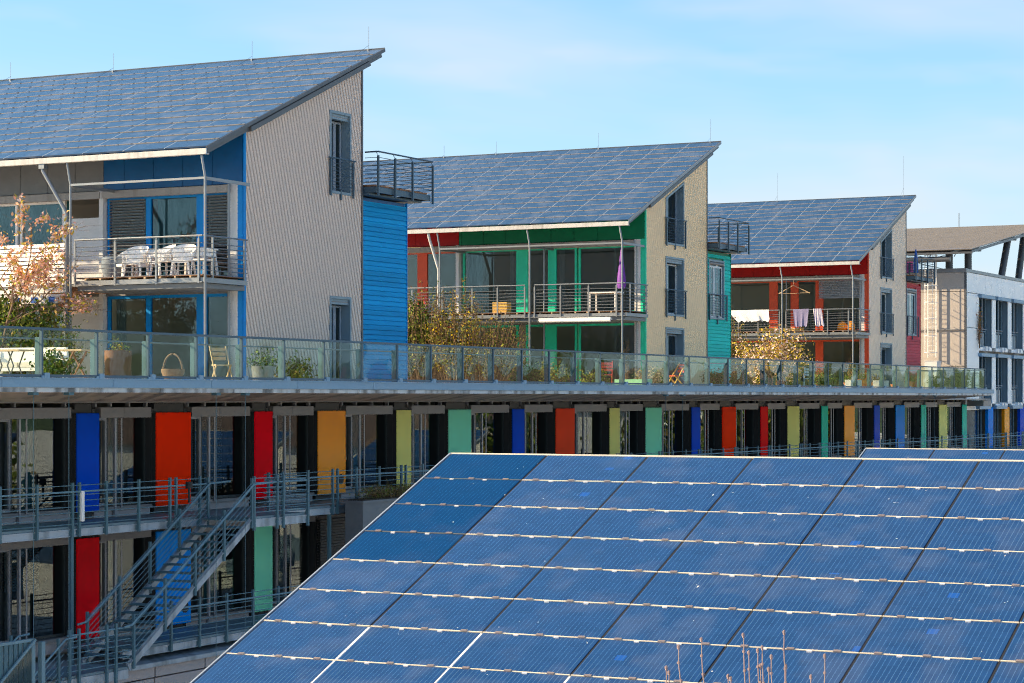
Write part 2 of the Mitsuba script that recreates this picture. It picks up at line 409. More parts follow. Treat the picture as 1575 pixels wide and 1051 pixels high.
def storey(ztop, zbot, upper):
    """one office storey: panels, then the bays between them"""
    edges = []
    for yc, wide, col in PANELS:
        if not upper and yc > 56: break
        w = 1.60 if wide else 0.93
        c = col if upper else LOWER.get(yc, col)
        m = rbox(-36.04, -36.0, yc - w / 2, yc + w / 2, zbot, ztop)
        pk = part(office, 'facade_panel', m, 'enamel_' + c, label=f'{WORD[c]} facade panel of the {"upper" if upper else "lower"} office floor')
        hole = (c == 'amber' and yc < 60) or (c == 'azure' and not upper)
        if hole:
            hm = trimesh.creation.cylinder(0.16, 0.02, sections=20)
            v = np.array(hm.vertices); m = M(); m.add(np.stack([-35.992 + v[:, 2] * 0.4, yc + w / 2 - 0.3 + v[:, 0], zbot + 0.45 + v[:, 1]], 1), hm.faces)
            part(office, 'facade_panel_vent', m, 'black_matt', smooth=30)
        m = M(); m.box(-36.05, -36.6, yc - w / 2 + 0.02, yc + w / 2 - 0.05, zbot + 0.02, ztop - 0.02); m.box(-36.18, -36.6, yc - w / 2 + 0.12, yc + w / 2 - 0.12, zbot - 0.15, ztop + 0.25); part(office, 'pier', m, 'jamb_dark')
        edges.append((yc - w / 2, yc + w / 2))
    for i in range(len(edges) - 1):
        bay(edges[i][1], edges[i + 1][0], ztop, zbot, i, upper)


GX = -36.44


def bay(a, b, zt, zb, idx, upper):
    r = random.Random(idx * 7 + upper)
    # lintel boxes hiding the blinds
    mid = a + (b - a) * 0.47
    e0, e1 = a - 0.35, b + 0.16
    for (p, q) in ((e0 + 0.5, mid - 0.006), (mid + 0.006, e1 - 0.3)):
        m = M(); m.box(-36.08, -36.5, p, q, zt - 0.13, zt + 0.145); part(office, 'lintel_box', m, 'lintel_grey')
    if upper:
        m = M()
        for t in (0.04, 0.3, 0.62, 0.93): m.box(-36.2, -36.32, a + (b - a) * t - 0.02, a + (b - a) * t + 0.03, zt + 0.15, 11.872)
        part(office, 'head_mullion', m, 'frame_grey')
    # deep dark jamb at the north end
    for q in (b - 0.02, a - 0.1):
        m = M(); m.box(-36.17, -37.3, q, q + 0.12, zb - 0.02, zt + 0.1); part(office, 'window_jamb', m, 'jamb_dark')
    w = b - a
    lf = a + w * 0.30                          # right edge of the narrow casement
    m = M()
    fw = 0.07
    m.box(GX, GX + 0.09, a + 0.02, a + 0.02 + fw, zb + 0.1, zt - 0.12); m.box(GX, GX + 0.09, lf - fw, lf, zb + 0.1, zt - 0.12)
    m.box(GX, GX + 0.09, a + 0.02 + fw, lf - fw, zt - 0.2, zt - 0.12); m.box(GX, GX + 0.09, a + 0.02 + fw, lf - fw, zb + 0.1, zb + 0.19)
    win = part(office, 'window', m, 'frame_grey')
    v, f = wavy_pane(GX + 0.04, a + 0.09, lf - 0.07, zb + 0.19, zt - 0.2, 0.0005, idx + 0.3)
    part(win, 'pane', (v, f), 'glass_window', smooth=True)
    # big fixed light, and the narrow dark one beside the pier
    m = M()
    m.box(GX, GX + 0.09, lf + 0.005, lf + 0.06, zb + 0.1, zt); m.box(GX, GX + 0.09, lf + 0.06, b - 0.09, zb + 0.1, zb + 0.17)
    m.box(GX, GX + 0.09, b - 0.09, b - 0.03, zb + 0.1, zt)
    win = part(office, 'window', m, 'frame_black')
    v, f = wavy_pane(GX + 0.04, lf + 0.06, b - 0.09, zb + 0.17, zt, 0.0005, idx + 0.7)
    part(win, 'pane', (v, f), 'glass_window', smooth=True)
    # post and guide tube in front
    m = M(); m.box(-36.10, -36.17, lf + 0.03, lf + 0.105, zb - 0.2, zt - 0.14); part(office, 'mullion', m, 'frame_grey')
    m = M(); m.tube([[-36.09, lf + 0.30, zb + 0.06], [-36.09, lf + 0.30, zt - 0.14]], 0.022, 6); part(office, 'guide_tube', m, 'frame_grey')
    # sill and apron
    m = M(); m.box(-36.12, -36.66, a + 0.03, b - 0.03, zb - 0.0, zb + 0.09); part(office, 'window_sill', m, 'lintel_grey')
    m = M(); m.box(-36.2, -36.6, a + 0.03, b - 0.03, zb - 0.3, zb - 0.004); part(office, 'apron_panel', m, 'base_grey')
    # behind the glass: a hanging curtain or a lowered blind
    kind = r.random()
    if kind < 0.62:
        c0 = lf + (b - lf) * r.uniform(0.25, 0.4); c1 = c0 + r.uniform(0.35, 0.7)
        n = 16; yy = np.linspace(c0, c1, n)
        m = M()
        vv = [[-36.8 + 0.05 * math.sin(j * 2.1), yy[j], z] for z in (zb + 0.1, zt) for j in range(n)]
        m.add(vv, [[j, j + 1, n + j + 1, n + j] for j in range(n - 1)])
        part(office, 'curtain', m, 'curtain_teal', smooth=True)
    else:
        m = M()
        for z in np.arange(zt - 0.2, zb + r.uniform(0.3, 1.6), -0.07): m.box(-36.74, -36.80, lf + 0.22, b - 0.62, z, z + 0.045)
        part(office, 'blind', m, 'blind_dark', kind='stuff')
    m = M(); m.box(-36.93, -36.9, a, a + w * 0.28, zb, zt); part(office, 'curtain', m, 'curtain_dark')


storey(11.6, 9.03, True)
storey(8.36, 5.76, False)
bay(54.66, 57.25, 8.36, 5.76, 11, False)
# spandrel between the two storeys
m = M(); m.box(-36.3, -36.96, Y_S + 1, 130.8, 8.38, 8.72); part(office, 'spandrel', m, 'base_grey')
m = M(); m.box(-36.18, -36.6, 57.3, 130.8, 4.5, 8.37); part(office, 'lower_wall', m, 'base_grey')
# roller shutter doorway behind the lower gallery
m = M()
for z in np.arange(5.9, 8.25, 0.085): m.box(-36.02, -36.16, 57.3, 60.1, z, z + 0.07)
part(office, 'shutter', m, 'jamb_dark', kind='stuff')
# dark stone recess at the north end
m = M(); m.box(-36.3, -36.6, 129.35, 131.9, 8.7, 12.05); part(office, 'stone_wall', m, 'stone_dark')
m = M(); m.box(-35.2, -36.5, 129.9, 131.6, 11.5, 11.85); part(office, 'lintel_box', m, 'lintel_grey')
# rain chains hanging from the gutter
for yy in (39.1, 40.35, 46.2, 47.5, 74.9, 76.5, 107.6, 109.4, 113.0):
    m = M(); m.tube([[-32.14, yy, 12.13], [-32.14, yy, 5.0]], 0.008, 5); m.box(-32.06, -32.22, yy - 0.09, yy + 0.09, 12.06, 12.13)
    part(office, 'rain_chain', m, 'gallery_paint')
# ground floor base below the lower gallery
m = M(); m.box(-33.75, -36.9, Y_S + 1, 131, 5.16, 5.27); part(office, 'coping', m, 'beam_galv')
y = 35.0
while y < 70:
    m = M(); m.box(-33.9, -34.1, y + 0.03, y + 2.17, 2.4, 4.84); part(office, 'base_panel', m, 'base_grey')
    m = M(); m.box(-33.88, -34.1, y + 0.03, y + 2.17, 4.88, 5.15); part(office, 'base_panel', m, 'base_grey')
    y += 2.2
m = M(); m.box(-34.1, -36.9, Y_S + 1, 131, 0, 5.14); part(office, 'base_wall', m, 'black_matt')

# ------------------------------------------------------------------ glass balustrade along the terrace edge
bal = thing('glass_balustrade', 'long glass balustrade with steel handrail along the terrace edge', 'balustrade')
P0, PIT = 39.24, 1.9785
ys = [P0 + PIT * k for k in range(-6, 42)]
ys = [q for q in ys if q < 119.9]
m = M(); m.box(-31.97, -32.07, ys[0], ys[-1], 13.52, 13.575); part(bal, 'handrail', m, 'steel_blue')
m = M(); m.tube([[-32.28, ys[0], 13.33], [-32.28, ys[-1], 13.33]], 0.02, 6); part(bal, 'inner_rail', m, 'steel')
m = M(); m.box(-31.99, -32.05, ys[0], ys[-1], 12.462, 12.525); part(bal, 'bottom_rail', m, 'steel_blue')
pm = M(); pm.box(-0.0, -0.07, -0.028, 0.028, 12.3, 13.522); 
cm = M(); cm.box(0.045, -0.03, 0.03, 0.20, 12.44, 12.56); cm.box(0.03, -0.03, -0.06, 0.03, 12.43, 12.50)
for n, q in enumerate(ys):
    if n == 0: ps = mikit.ply(pm.get(), 'steel_blue'); cs = mikit.ply(cm.get(), 'fascia_blue')
    if n == 0: fi = mikit.ply(M().box(-0.09, -0.21, -0.012, 0.012, 12.44, 13.36).get(), 'gallery_paint')
    copy(bal, 'inner_fin', fi, T().translate([-31.995, q, 0])); copy(bal, 'post', ps, T().translate([-31.995, q, 0])); copy(bal, 'clamp_plate', cs, T().translate([-31.99, q, 0]))
    if n + 1 < len(ys):
        v, f = wavy_pane(-32.02, q + 0.035, ys[n + 1] - 0.035, 12.53, 13.515, 0.0065, n * 3.7)
        part(bal, 'pane', (v, f), 'glass_rail', smooth=True)
# return along the north end
m = M(); m.box(-31.97, -40, ys[-1] - 0.03, ys[-1] + 0.03, 13.46, 13.515); part(bal, 'handrail', m, 'steel_blue')
for n in range(4):
    copy(bal, 'post', ps, T().translate([-34.0 - 1.95 * n, ys[-1], 0]))
    part(bal, 'pane', pane_quad(ys[-1], -32.1 - 1.95 * n, -33.95 - 1.95 * n, 12.53, 13.45, 'y'), 'glass_rail')

# ------------------------------------------------------------------ row houses on the terrace
D = 28.43
SL = 4.04 / 9.66                               # roof slope
LEN = math.hypot(9.66, 4.04)
XV = -35.45                                    # roof verge
XG = -35.70                                    # gable face
NCOL, NROW, PW = 13, 15, 1.433
PH = LEN / NROW
E_SL = np.array([0, 9.66, 4.04]) / LEN         # up the slope
E_N = np.cross([1, 0, 0], E_SL)


def rail_run(parent, pts, z0, z1, mat, cables=7, posts=None, top=True, r=0.011, pw=0.05):
    """railing through the points (x, y): returns parts post, cable, handrail"""
    for a, b in zip(pts[:-1], pts[1:]):
        a, b = np.array(a, float), np.array(b, float)
        if top:
            m = M(); m.tube([[*a, z1], [*b, z1]], 0.026, 6); part(parent, 'handrail', m, mat, smooth=40)
        m = M()
        for k in range(cables):
            z = z0 + (z1 - z0) * (k + 0.6) / (cables + 0.5); m.tube([[*a, z], [*b, z]], r, 4, cap=False)
        part(parent, 'rail_wire', m, mat, smooth=60)


def post_at(parent, x, y, z0, z1, mat, w=0.05):
    m = M(); m.box(x - w / 2, x + w / 2, y - w / 2, y + w / 2, z0, z1); m.box(x - w, x + w, y - w, y + w, z0, z0 + 0.03)
    part(parent, 'railing_post', m, mat)


def house(i, name_label, trim, deep, side, left_unit, wide_win):
    t = 60.17 + D * i
    h = thing('row_house', name_label, 'house', 'row houses on the office roof terrace')
    P = lambda x, s, n: np.array([x, t - 9.66, 18.92]) + E_SL * s + E_N * n       # point on the roof: along x, up the slope, above it
    # --- roof
    rk = h + '__roof'
    pts = []
    x1 = XV - PW * NCOL - 0.1
    m = M()
    s0 = 2.35                                   # solid deck starts above the window wall; the overhang below is open
    a = [P(XV - 0.02, s0, -0.10), P(x1, s0, -0.10), P(x1, LEN - 0.95, -0.10), P(XV - 0.02, LEN - 0.95, -0.10)]
    b = [p - E_N * 0.14 for p in a]
    m.add(a + b, [[0, 3, 2, 1], [4, 5, 6, 7], [0, 1, 5, 4], [3, 7, 6, 2], [0, 4, 7, 3], [1, 2, 6, 5]])
    # rafters carry the open overhangs
    for c in range(NCOL * 2 + 1):
        x = XV - 0.12 - c * PW / 2
        m.bar(P(x, 0.05, -0.14), P(x, LEN - 0.06, -0.14), 0.05, 0.12, E_N)
    scene_key = part(h, 'roof', m, 'steel_dark'); assert scene_key == rk
    pw, ph = PW - 0.03, PH - 0.066
    sheet = M()
    vb = [np.array([0, 0, 0]), np.array([-pw, 0, 0])]
    c4 = [np.array([0, 0, 0.0]), np.array([-pw, 0, 0]), np.array([-pw, 0, 0]) + E_SL * ph, E_SL * ph]
    v = [c + E_N * 0.0 for c in c4] + [c - E_N * 0.045 for c in c4]
    f = [[0, 3, 2, 1], [4, 5, 6, 7], [0, 1, 5, 4], [1, 2, 6, 5], [2, 3, 7, 6], [3, 0, 4, 7]]
    uv = np.array([[0, 0], [pw, 0], [pw, ph], [0, ph]] * 2)
    shape = mikit.ply((np.array(v), np.array(f)), 'pv_roof', uv=uv)
    for r in range(NROW):
        for c in range(NCOL):
            j = rnd.uniform(-0.004, 0.004)
            copy(rk, 'solar_panel', shape, T().translate(list(P(XV - PW * c - 0.02, PH * r + 0.036, 0.05 + j))))
    for r in range(1, NROW):
        m = M(); m.bar(P(XV - 0.03, PH * r + 0.003, 0.052), P(x1, PH * r + 0.003, 0.040), 0.070, 0.026, E_N)
        part(rk, 'panel_rail', m, 'rail_roof')
    m = M()
    for r in range(1, NROW):
        for c in range(NCOL * 3):
            x = XV - PW / 3 * (c + 0.3)
            big = (c % 3 == 0)
            m.bar(P(x, PH * r + 0.003, 0.065), P(x - (0.06 if big else 0.035), PH * r + 0.003, 0.058), 0.05, 0.02, E_N)
    part(rk, 'panel_clamp', m, 'steel_dark', kind='stuff')
    for c in range(1, NCOL):
        m = M(); m.bar(P(XV - PW * c - 0.002, 0.02, 0.038), P(XV - PW * c - 0.002, LEN - 0.02, 0.034), 0.036, 0.02, E_N)
        part(rk, 'cover_strip', m, 'strip_blue')
    # eave gutter, verge and ridge trim
    e = t - 9.66
    y0 = 0
    xs = np.linspace(XV + 0.02, x1, 6)
    for a_, b_ in zip(xs[:-1], xs[1:]):
        m = M(); m.box(a_, b_ + 0.012, e - 0.07, e - 0.02, 18.74, 18.90); m.box(a_, b_ + 0.012, e - 0.02, e + 0.09, 18.74, 18.76); part(h, 'gutter', m, 'gutter_white')
    m = M(); m.bar(P(XV + 0.015, -0.02, 0.0), P(XV + 0.015, LEN, 0.0), 0.03, 0.10, E_N); part(h, 'verge_trim', m, 'steel' if i else 'steel_dark')
    m = M(); m.bar(P(XV + 0.02, LEN + 0.012, 0.03), P(x1, LEN + 0.012, 0.03), 0.03, 0.10, E_N); part(h, 'ridge_trim', m, 'steel')
    rods = [(-36.0, 0.75), (-40.4, 0.62), (-46.0, 0.62), (-50.4, 0.62)] if i == 0 else ([(-35.9, 1.0), (-41.2, 0.7), (-46.3, 0.6), (-49.0, 0.55)] if i == 1 else [(-36.1, 2.2), (-43.4, 1.6)])
    for (x, hh) in rods:
        q = P(x, LEN - 0.05, 0.05)
        m = M(); m.tube([q, q + [0, 0, hh]], 0.007, 5); m.tube([q + [0, -1.0, -0.38], q + [0, 0, hh * 0.2]], 0.005, 4); m.box(q[0] - 0.03, q[0] + 0.03, q[1] - 0.05, q[1] + 0.01, q[2] - 0.02, q[2] + 0.03)
        part(rk, 'lightning_rod', m, 'steel')
    # --- gable wall with windows
    g0, g1 = t - 7.46, t - 0.98
    ztop = lambda y: 18.92 + (y - (t - 9.66)) * SL - 0.16
    wall = Polygon([(g0, TZ), (g1, TZ), (g1, ztop(g1)), (g0, ztop(g0))])
    if wide_win:
        w0, w1 = t - 5.40, t - 3.57
        wins = [Polygon([(w0, 18.32), (w1, 18.32), (w1, ztop(w1) - 0.40), (w0, ztop(w0) - 0.40)]), sbox(w0, 15.40, w1, 17.74), sbox(w0, 12.50, w1, 14.84)]
    else:
        w0, w1 = t - 2.84, t - 1.69
        wins = [sbox(w0, 18.28, w1, 20.72), sbox(w0, 12.5, w1, 15.06)]
    holes = wins[0]
    for q in wins[1:]: holes = holes.union(q)
    body = wall.difference(holes)
    m = extrude(body, [XG, 0, 0], [0, 1, 0], [0, 0, 1], -0.38)
    gk = part(h, 'gable_wall', m, f'clad_groove_{i}')
    clip = wall.buffer(-0.05, join_style=2).difference(holes.buffer(0.05, join_style=2))
    ribs = M(); per = (0.165, 0.20, 0.23)[i]
    for n in range(-10, 72):
        yb = g0 + n * per
        k_ = 0.30
        rib = Polygon([(yb, 12.4), (yb + per * 0.58, 12.4), (yb + per * 0.58 - k_ * 11, 23.4), (yb - k_ * 11, 23.4)])
        inter = rib.intersection(clip)
        if inter.is_empty: continue
        e_ = extrude(inter, [XG, 0, 0], [0, 1, 0], [0, 0, 1], 0.016 if i == 0 else 0.008)
        if e_.n: ribs.add(*e_.get())
    part(gk, 'cladding', ribs, f'clad_beige_{i}')
    # trims at the gable's edges
    m = M(); m.box(XG - 0.02, XG + 0.03, g0 - 0.03, g0 + 0.05, TZ, ztop(g0)); part(h, 'corner_trim', m, trim)
    m = M(); m.box(XG - 0.02, XG + 0.03, g1 - 0.02, g1 + 0.05, TZ, ztop(g1)); part(h, 'corner_trim', m, 'steel_dark')
    m = M(); m.bar([XG + 0.012, g0 + 0.06, ztop(g0) + 0.03], [XG + 0.012, g1 - 0.03, ztop(g1) + 0.01], 0.05, 0.16, E_N); part(h, 'verge_board', m, 'steel_dark' if i == 0 else 'clad_groove')
    for wi, q in enumerate(wins):
        fr = q.buffer(0.045, join_style=2).difference(q.buffer(-0.035, join_style=2))
        m = extrude(fr, [XG - 0.36, 0, 0], [0, 1, 0], [0, 0, 1], 0.40)
        a_, b_, c_, d_ = q.bounds
        slant = wide_win and wi == 0
        head = 0.0 if slant else 0.2
        if not slant:
            m.box(XG - 0.20, XG - 0.02, a_ + 0.05, c_ - 0.05, d_ - 0.2, d_ - 0.04)
        m.box(XG - 0.30, XG + 0.05, a_, c_, b_ - 0.02, b_ + 0.03)
        wk = part(h, 'window', m, 'frame_window')
        mid = a_ + (c_ - a_) * (0.42 if wide_win else 0.62)
        casement = M()
        for (p_, q_) in ((a_ + 0.05, mid), (mid + 0.01, c_ - 0.05)):
            top_ = (lambda yy: ztop(yy) - 0.44) if slant else (lambda yy: d_ - head - 0.02)
            outer = Polygon([(p_, b_ + 0.04), (q_, b_ + 0.04), (q_, top_(q_)), (p_, top_(p_))])
            ring = outer.difference(outer.buffer(-0.065, join_style=2))
            casement.add(*extrude(ring, [XG - 0.34, 0, 0], [0, 1, 0], [0, 0, 1], 0.06).get())
        part(wk, 'casement', casement, 'strip_blue' if wi != 1 or not wide_win else 'strip_pale')
        m = M(); o = q.buffer(-0.05, join_style=2)
        cc = list(o.exterior.coords)[:-1]
        m.add([[XG - 0.31, y_, z_] for y_, z_ in cc], [[0, 1, 2], [0, 2, 3]])
        part(wk, 'pane', m, 'glass_window')
        if not slant:
            m = M(); m.tube([[XG - 0.09, a_ + 0.06, d_ - 0.12], [XG - 0.09, c_ - 0.06, d_ - 0.12]], 0.075, 10); part(wk, 'blind_roll', m, 'lintel_grey', smooth=40)
        # french balcony rail
        if not (wi == len(wins) - 1):
            m = M()
            for yy in (a_ - 0.06, c_ + 0.1): m.box(XG + 0.05, XG + 0.10, yy - 0.03, yy + 0.03, b_ - 0.12, b_ + 1.0); 
            m.box(XG + 0.0, XG + 0.06, (a_ + c_) / 2 - 0.03, (a_ + c_) / 2 + 0.03, b_ - 0.22, b_ + 0.1)
            m.tube([[XG + 0.09, a_ - 0.2, b_ + 1.03], [XG + 0.09, c_ + 0.2, b_ + 1.03]], 0.025, 6)
            for k_ in range(8): m.tube([[XG + 0.09, a_ - 0.1, b_ + 0.1 + 0.11 * k_], [XG + 0.09, c_ + 0.12, b_ + 0.1 + 0.11 * k_]], 0.009, 4, cap=False)
            part(wk, 'railing', m, 'steel_blue')
    # interior behind gable windows
    iw = Polygon([(g0 + 0.5, TZ), (g1 - 0.3, TZ), (g1 - 0.3, ztop(g1) - 0.5), (g0 + 0.5, ztop(g0 + 0.5) - 0.3)])
    m = extrude(iw, [XG - 1.6, 0, 0], [0, 1, 0], [0, 0, 1], 0.1); m.box(XG - 1.5, XG - 0.4, g0 + 0.5, g1, 15.2, 15.35); m.box(XG - 1.5, XG - 0.4, g0 + 0.5, g1, 18.1, 18.25); part(h, 'inner_wall', m, 'interior_dark')
    m = M(); m.box(XG - 0.4, x1, g1 - 0.25, g1, TZ, ztop(g1)); part(h, 'north_wall', m, f'clad_beige_{i}')
    # --- north tower with roof platform
    u0, u1 = g1 + 0.06, t + 1.96
    xt = XG - 0.09
    tw = None
    if i: tw = (t - 0.55, t + 1.15, 15.42, 17.90)
    m = M(); m.box(xt - (0.9 if tw else 0.04), xt - 3.4, u0, u1 - 0.03, TZ, 18.28)
    if tw:
        fr = sbox(u0, TZ, u1 - 0.03, 18.28).difference(sbox(tw[0], tw[2], tw[1], tw[3]))
        m.add(*extrude(fr, [xt - 0.04, 0, 0], [0, 1, 0], [0, 0, 1], -0.24).get())
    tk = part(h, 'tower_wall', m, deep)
    z = TZ + 0.02; bh = 0.155
    n = 0
    while z + bh < 18.3:
        segs = [(u0 + 0.02, u1)]
        if tw and z + bh > tw[2] and z < tw[3]:
            segs = [(u0 + 0.02, tw[0] - 0.02), (tw[1] + 0.02, u1)]
        for (p_, q_) in segs:
            if q_ - p_ < 0.05: continue
            m = M()
            v = [[xt - 0.03, p_, z], [xt + 0.026, p_, z + 0.006], [xt - 0.004, p_, z + bh - 0.004], [xt - 0.03, p_, z + bh - 0.004]]
            v += [[c[0], q_, c[2]] for c in v]
            m.add(v, [[0, 1, 2, 3][::-1], [4, 5, 6, 7], [0, 4, 5, 1][::-1], [1, 5, 6, 2][::-1], [2, 6, 7, 3][::-1]])
            part(tk, 'board', m, side)
        z += bh
    m = M(); m.box(xt - 0.05, xt + 0.03, u1, u1 + 0.035, TZ, 18.3); part(h, 'corner_trim', m, trim if i == 0 else deep)
    if tw:
        q = sbox(tw[0], tw[2], tw[1], tw[3])
        fr = q.buffer(0.04, join_style=2).difference(q.buffer(-0.04, join_style=2))
        m = extrude(fr, [xt - 0.1, 0, 0], [0, 1, 0], [0, 0, 1], 0.14); m.box(xt - 0.1, xt + 0.06, tw[0], tw[1], tw[2] - 0.03, tw[2] + 0.03)
        wk = part(h, 'window', m, 'frame_window')
        m = M(); mid = (tw[0] + tw[1]) / 2 - 0.15
        for (p_, q_) in ((tw[0] + 0.05, mid), (mid + 0.01, tw[1] - 0.05)):
            o = sbox(p_, tw[2] + 0.04, q_, tw[3] - 0.22); m.add(*extrude(o.difference(o.buffer(-0.07, join_style=2)), [xt - 0.09, 0, 0], [0, 1, 0], [0, 0, 1], 0.05).get())
        part(wk, 'casement', m, 'strip_pale')
        part(wk, 'pane', pane_quad(xt - 0.06, tw[0] + 0.05, tw[1] - 0.05, tw[2] + 0.05, tw[3] - 0.2), 'glass_window')
        m = M(); m.box(xt - 0.88, xt - 0.87, tw[0] - 0.3, tw[1] + 0.3, tw[2] - 0.2, tw[3] + 0.2); m.box(xt - 0.35, xt - 0.34, tw[1] - 0.5, tw[1], tw[2], tw[3]); part(wk, 'curtain', m, 'curtain_pale')
        m = M(); m.tube([[xt, tw[0] + 0.05, tw[3] - 0.12], [xt, tw[1] - 0.05, tw[3] - 0.12]], 0.07, 10); part(wk, 'blind_roll', m, 'lintel_grey', smooth=40)
        m = M()
        for yy in (tw[0] - 0.08, tw[1] + 0.22): m.box(xt + 0.06, xt + 0.11, yy - 0.03, yy + 0.03, tw[2] - 0.1, tw[2] + 1.0)
        m.box(xt, xt + 0.07, (tw[0] + tw[1]) / 2 + 0.05, (tw[0] + tw[1]) / 2 + 0.11, tw[2] - 0.25, tw[2] + 0.12)
        m.tube([[xt + 0.1, tw[0] - 0.1, tw[2] + 1.02], [xt + 0.1, tw[1] + 0.24, tw[2] + 1.02]], 0.025, 6)
        for k_ in range(8): m.tube([[xt + 0.1, tw[0] - 0.1, tw[2] + 0.1 + 0.11 * k_], [xt + 0.1, tw[1] + 0.22, tw[2] + 0.1 + 0.11 * k_]], 0.009, 4, cap=False)
        part(wk, 'railing', m, 'steel_blue')
    # platform
    xo, yn = -35.17, t + 2.62
    m = M()
    for k_ in range(11):
        a_ = g1 + 0.15 + (yn - g1 - 0.3) * k_ / 11; m.box(xo - 0.12, xt - 3.3, a_ + 0.01, a_ + (yn - g1 - 0.3) / 11 - 0.02, 18.60, 18.65)
    pk = part(h, 'platform', m, 'wood')
    m = M(); m.box(xo - 0.06, xo - 0.12, g1 + 0.1, yn - 0.05, 18.40, 18.58); m.box(xo - 0.12, xt - 3.3, yn - 0.12, yn - 0.06, 18.40, 18.58); m.box(xo - 0.12, XG, g1 + 0.1, g1 + 0.16, 18.40, 18.58)
    m.box(xo - 0.3, xt - 3.2, u0, yn - 0.2, 18.33, 18.39)
    part(pk, 'edge_beam', m, 'steel_blue')
    pys = [g1 + 0.13, t + 0.2, t + 1.3, yn]
    for yy in pys:
        m = M(); m.box(xo - 0.03, xo + 0.03, yy - 0.03, yy + 0.03, 18.3, 19.55); m.tube([[xo, yy, 19.55], [xo - 0.02, yy - 0.12, 19.66]], 0.012, 4); part(pk, 'railing_post', m, 'steel_blue')
    for xx in (-36.6, -37.9, -38.9):
        m = M(); m.box(xx - 0.03, xx + 0.03, yn - 0.03, yn + 0.03, 18.3, 19.55); part(pk, 'railing_post', m, 'steel_blue')
    for (a_, b_, hi) in (([XG + 0.05, g1 + 0.13], [xo, g1 + 0.13], 1), ([xo, g1 + 0.13], [xo, yn], 1), ([xo, yn], [xt - 3.2, yn], 1)):
        m = M(); m.tube([[*a_, 19.67], [*b_, 19.67]], 0.027, 6); part(pk, 'handrail', m, 'steel_blue')
        m = M()
        for k_ in range(7): m.tube([[*a_, 18.74 + 0.125 * k_], [*b_, 18.74 + 0.125 * k_]], 0.010, 4, cap=False)
        part(pk, 'rail_wire', m, 'steel_blue')
    # --- south front
    yw = t - 7.45
    ul = left_unit
    xb = ul['x']                               # boundary between the units
    zb = 18.36 if i else 18.13
    zr = ztop(yw) + 0.02
    # coloured band under the eave in joined panels
    xx = XG - 0.024
    first = True
    while xx > x1 + 0.2:
        x2 = max(xx - 1.04, x1)
        if xx > xb and x2 < xb: x2 = xb
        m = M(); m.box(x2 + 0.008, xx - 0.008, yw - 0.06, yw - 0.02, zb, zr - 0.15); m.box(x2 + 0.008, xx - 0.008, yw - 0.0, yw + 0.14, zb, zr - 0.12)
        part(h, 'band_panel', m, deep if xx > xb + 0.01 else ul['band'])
        xx = x2
    # blind boxes
    for (p_, q_) in ((XG - 0.45, xb + 0.0), (xb - 0.08, xb - 5.3)):
        m = M(); m.box(q_, p_, yw - 0.16, yw + 0.02, zb - 0.24, zb - 0.03); part(h, 'blind_box', m, 'grey_box')
    # corner: white strip and coloured trim
    m = M(); m.box(XG - 0.19, XG - 0.024, yw - 0.06, yw - 0.02, TZ, zb); part(h, 'corner_strip', m, trim)
    m = M(); m.box(XG - 0.46, XG - 0.192, yw - 0.05, yw - 0.015, TZ, zb); part(h, 'corner_wall', m, 'white_wall')
    m = M(); m.box(xb - 0.12, xb + 0.02, yw - 0.12, yw + 0.3, TZ, zb - 0.0); part(h, 'party_wall', m, 'white_wall')
    # floors
    m = M(); m.box(XG - 0.4, x1, yw + 0.03, g1 - 0.3, 15.12, 15.34); part(h, 'floor_slab', m, 'interior')
    m = M(); m.box(XG - 0.4, x1, yw + 0.03, g1 - 0.3, 18.1, 18.3); part(h, 'floor_slab', m, 'interior')
    m = M(); m.box(XG - 0.4, x1, yw + 3.2, yw + 3.3, TZ, 18.2); part(h, 'inner_wall', m, ul.get('inner', 'interior'))
    # window units on both floors
    for (z0, z1, spec) in ((15.42, zb - 0.22, ul['upper']), (TZ + 0.06, 15.0, ul['lower'])):
        for (xa, xc, colr, kindw) in spec:
            # xa > xc ; each glazed unit with a frame
            o = sbox(xc, z0, xa, z1)
            fwid = 0.085
            ring = o.difference(o.buffer(-fwid, join_style=2))
            m = extrude(ring, [0, yw + 0.16, 0], [1, 0, 0], [0, 0, 1], 0.10)
            wk = part(h, 'window', m, colr)
            part(wk, 'pane', pane_quad(yw + 0.12, xc + fwid, xa - fwid, z0 + fwid, z1 - fwid, 'y'), 'glass_window')
            if kindw == 'blind':
                m = M()
                for zz in np.arange(z1 - 0.1, z0 + 0.35, -0.085): m.bar([xc + 0.1, yw + 0.02, zz], [xa - 0.1, yw + 0.02, zz], 0.06, 0.012, (0, 0.7, 0.7))
                part(wk, 'blind', m, 'blind_dark', kind='stuff')
            if kindw == 'half':
                for zz in np.arange(z1 - 0.02, z1 - 1.0, -0.085):
                    m = M(); m.bar([xc - 0.1, yw - 0.06, zz], [xa + 0.1, yw - 0.06, zz], 0.012, 0.075, (0, 0.5, 0.86)); part(wk, 'blind_slat', m, 'blind_slat')
            if kindw == 'pale':
                n_ = 12; ww = xa - xc
                for (pa, pb) in ((xc + 0.1, xc + 0.1 + ww * 0.27), (xa - 0.1 - ww * 0.16, xa - 0.1)):
                    xx_ = np.linspace(pa, pb, n_)
                    m = M(); m.add([[xx_[j], yw + 0.36 + 0.05 * math.sin(j * 2.2), zz] for zz in (z0, z1) for j in range(n_)], [[j, j + 1, n_ + j + 1, n_ + j] for j in range(n_ - 1)])
                    part(wk, 'curtain', m, 'curtain_pale', smooth=True)
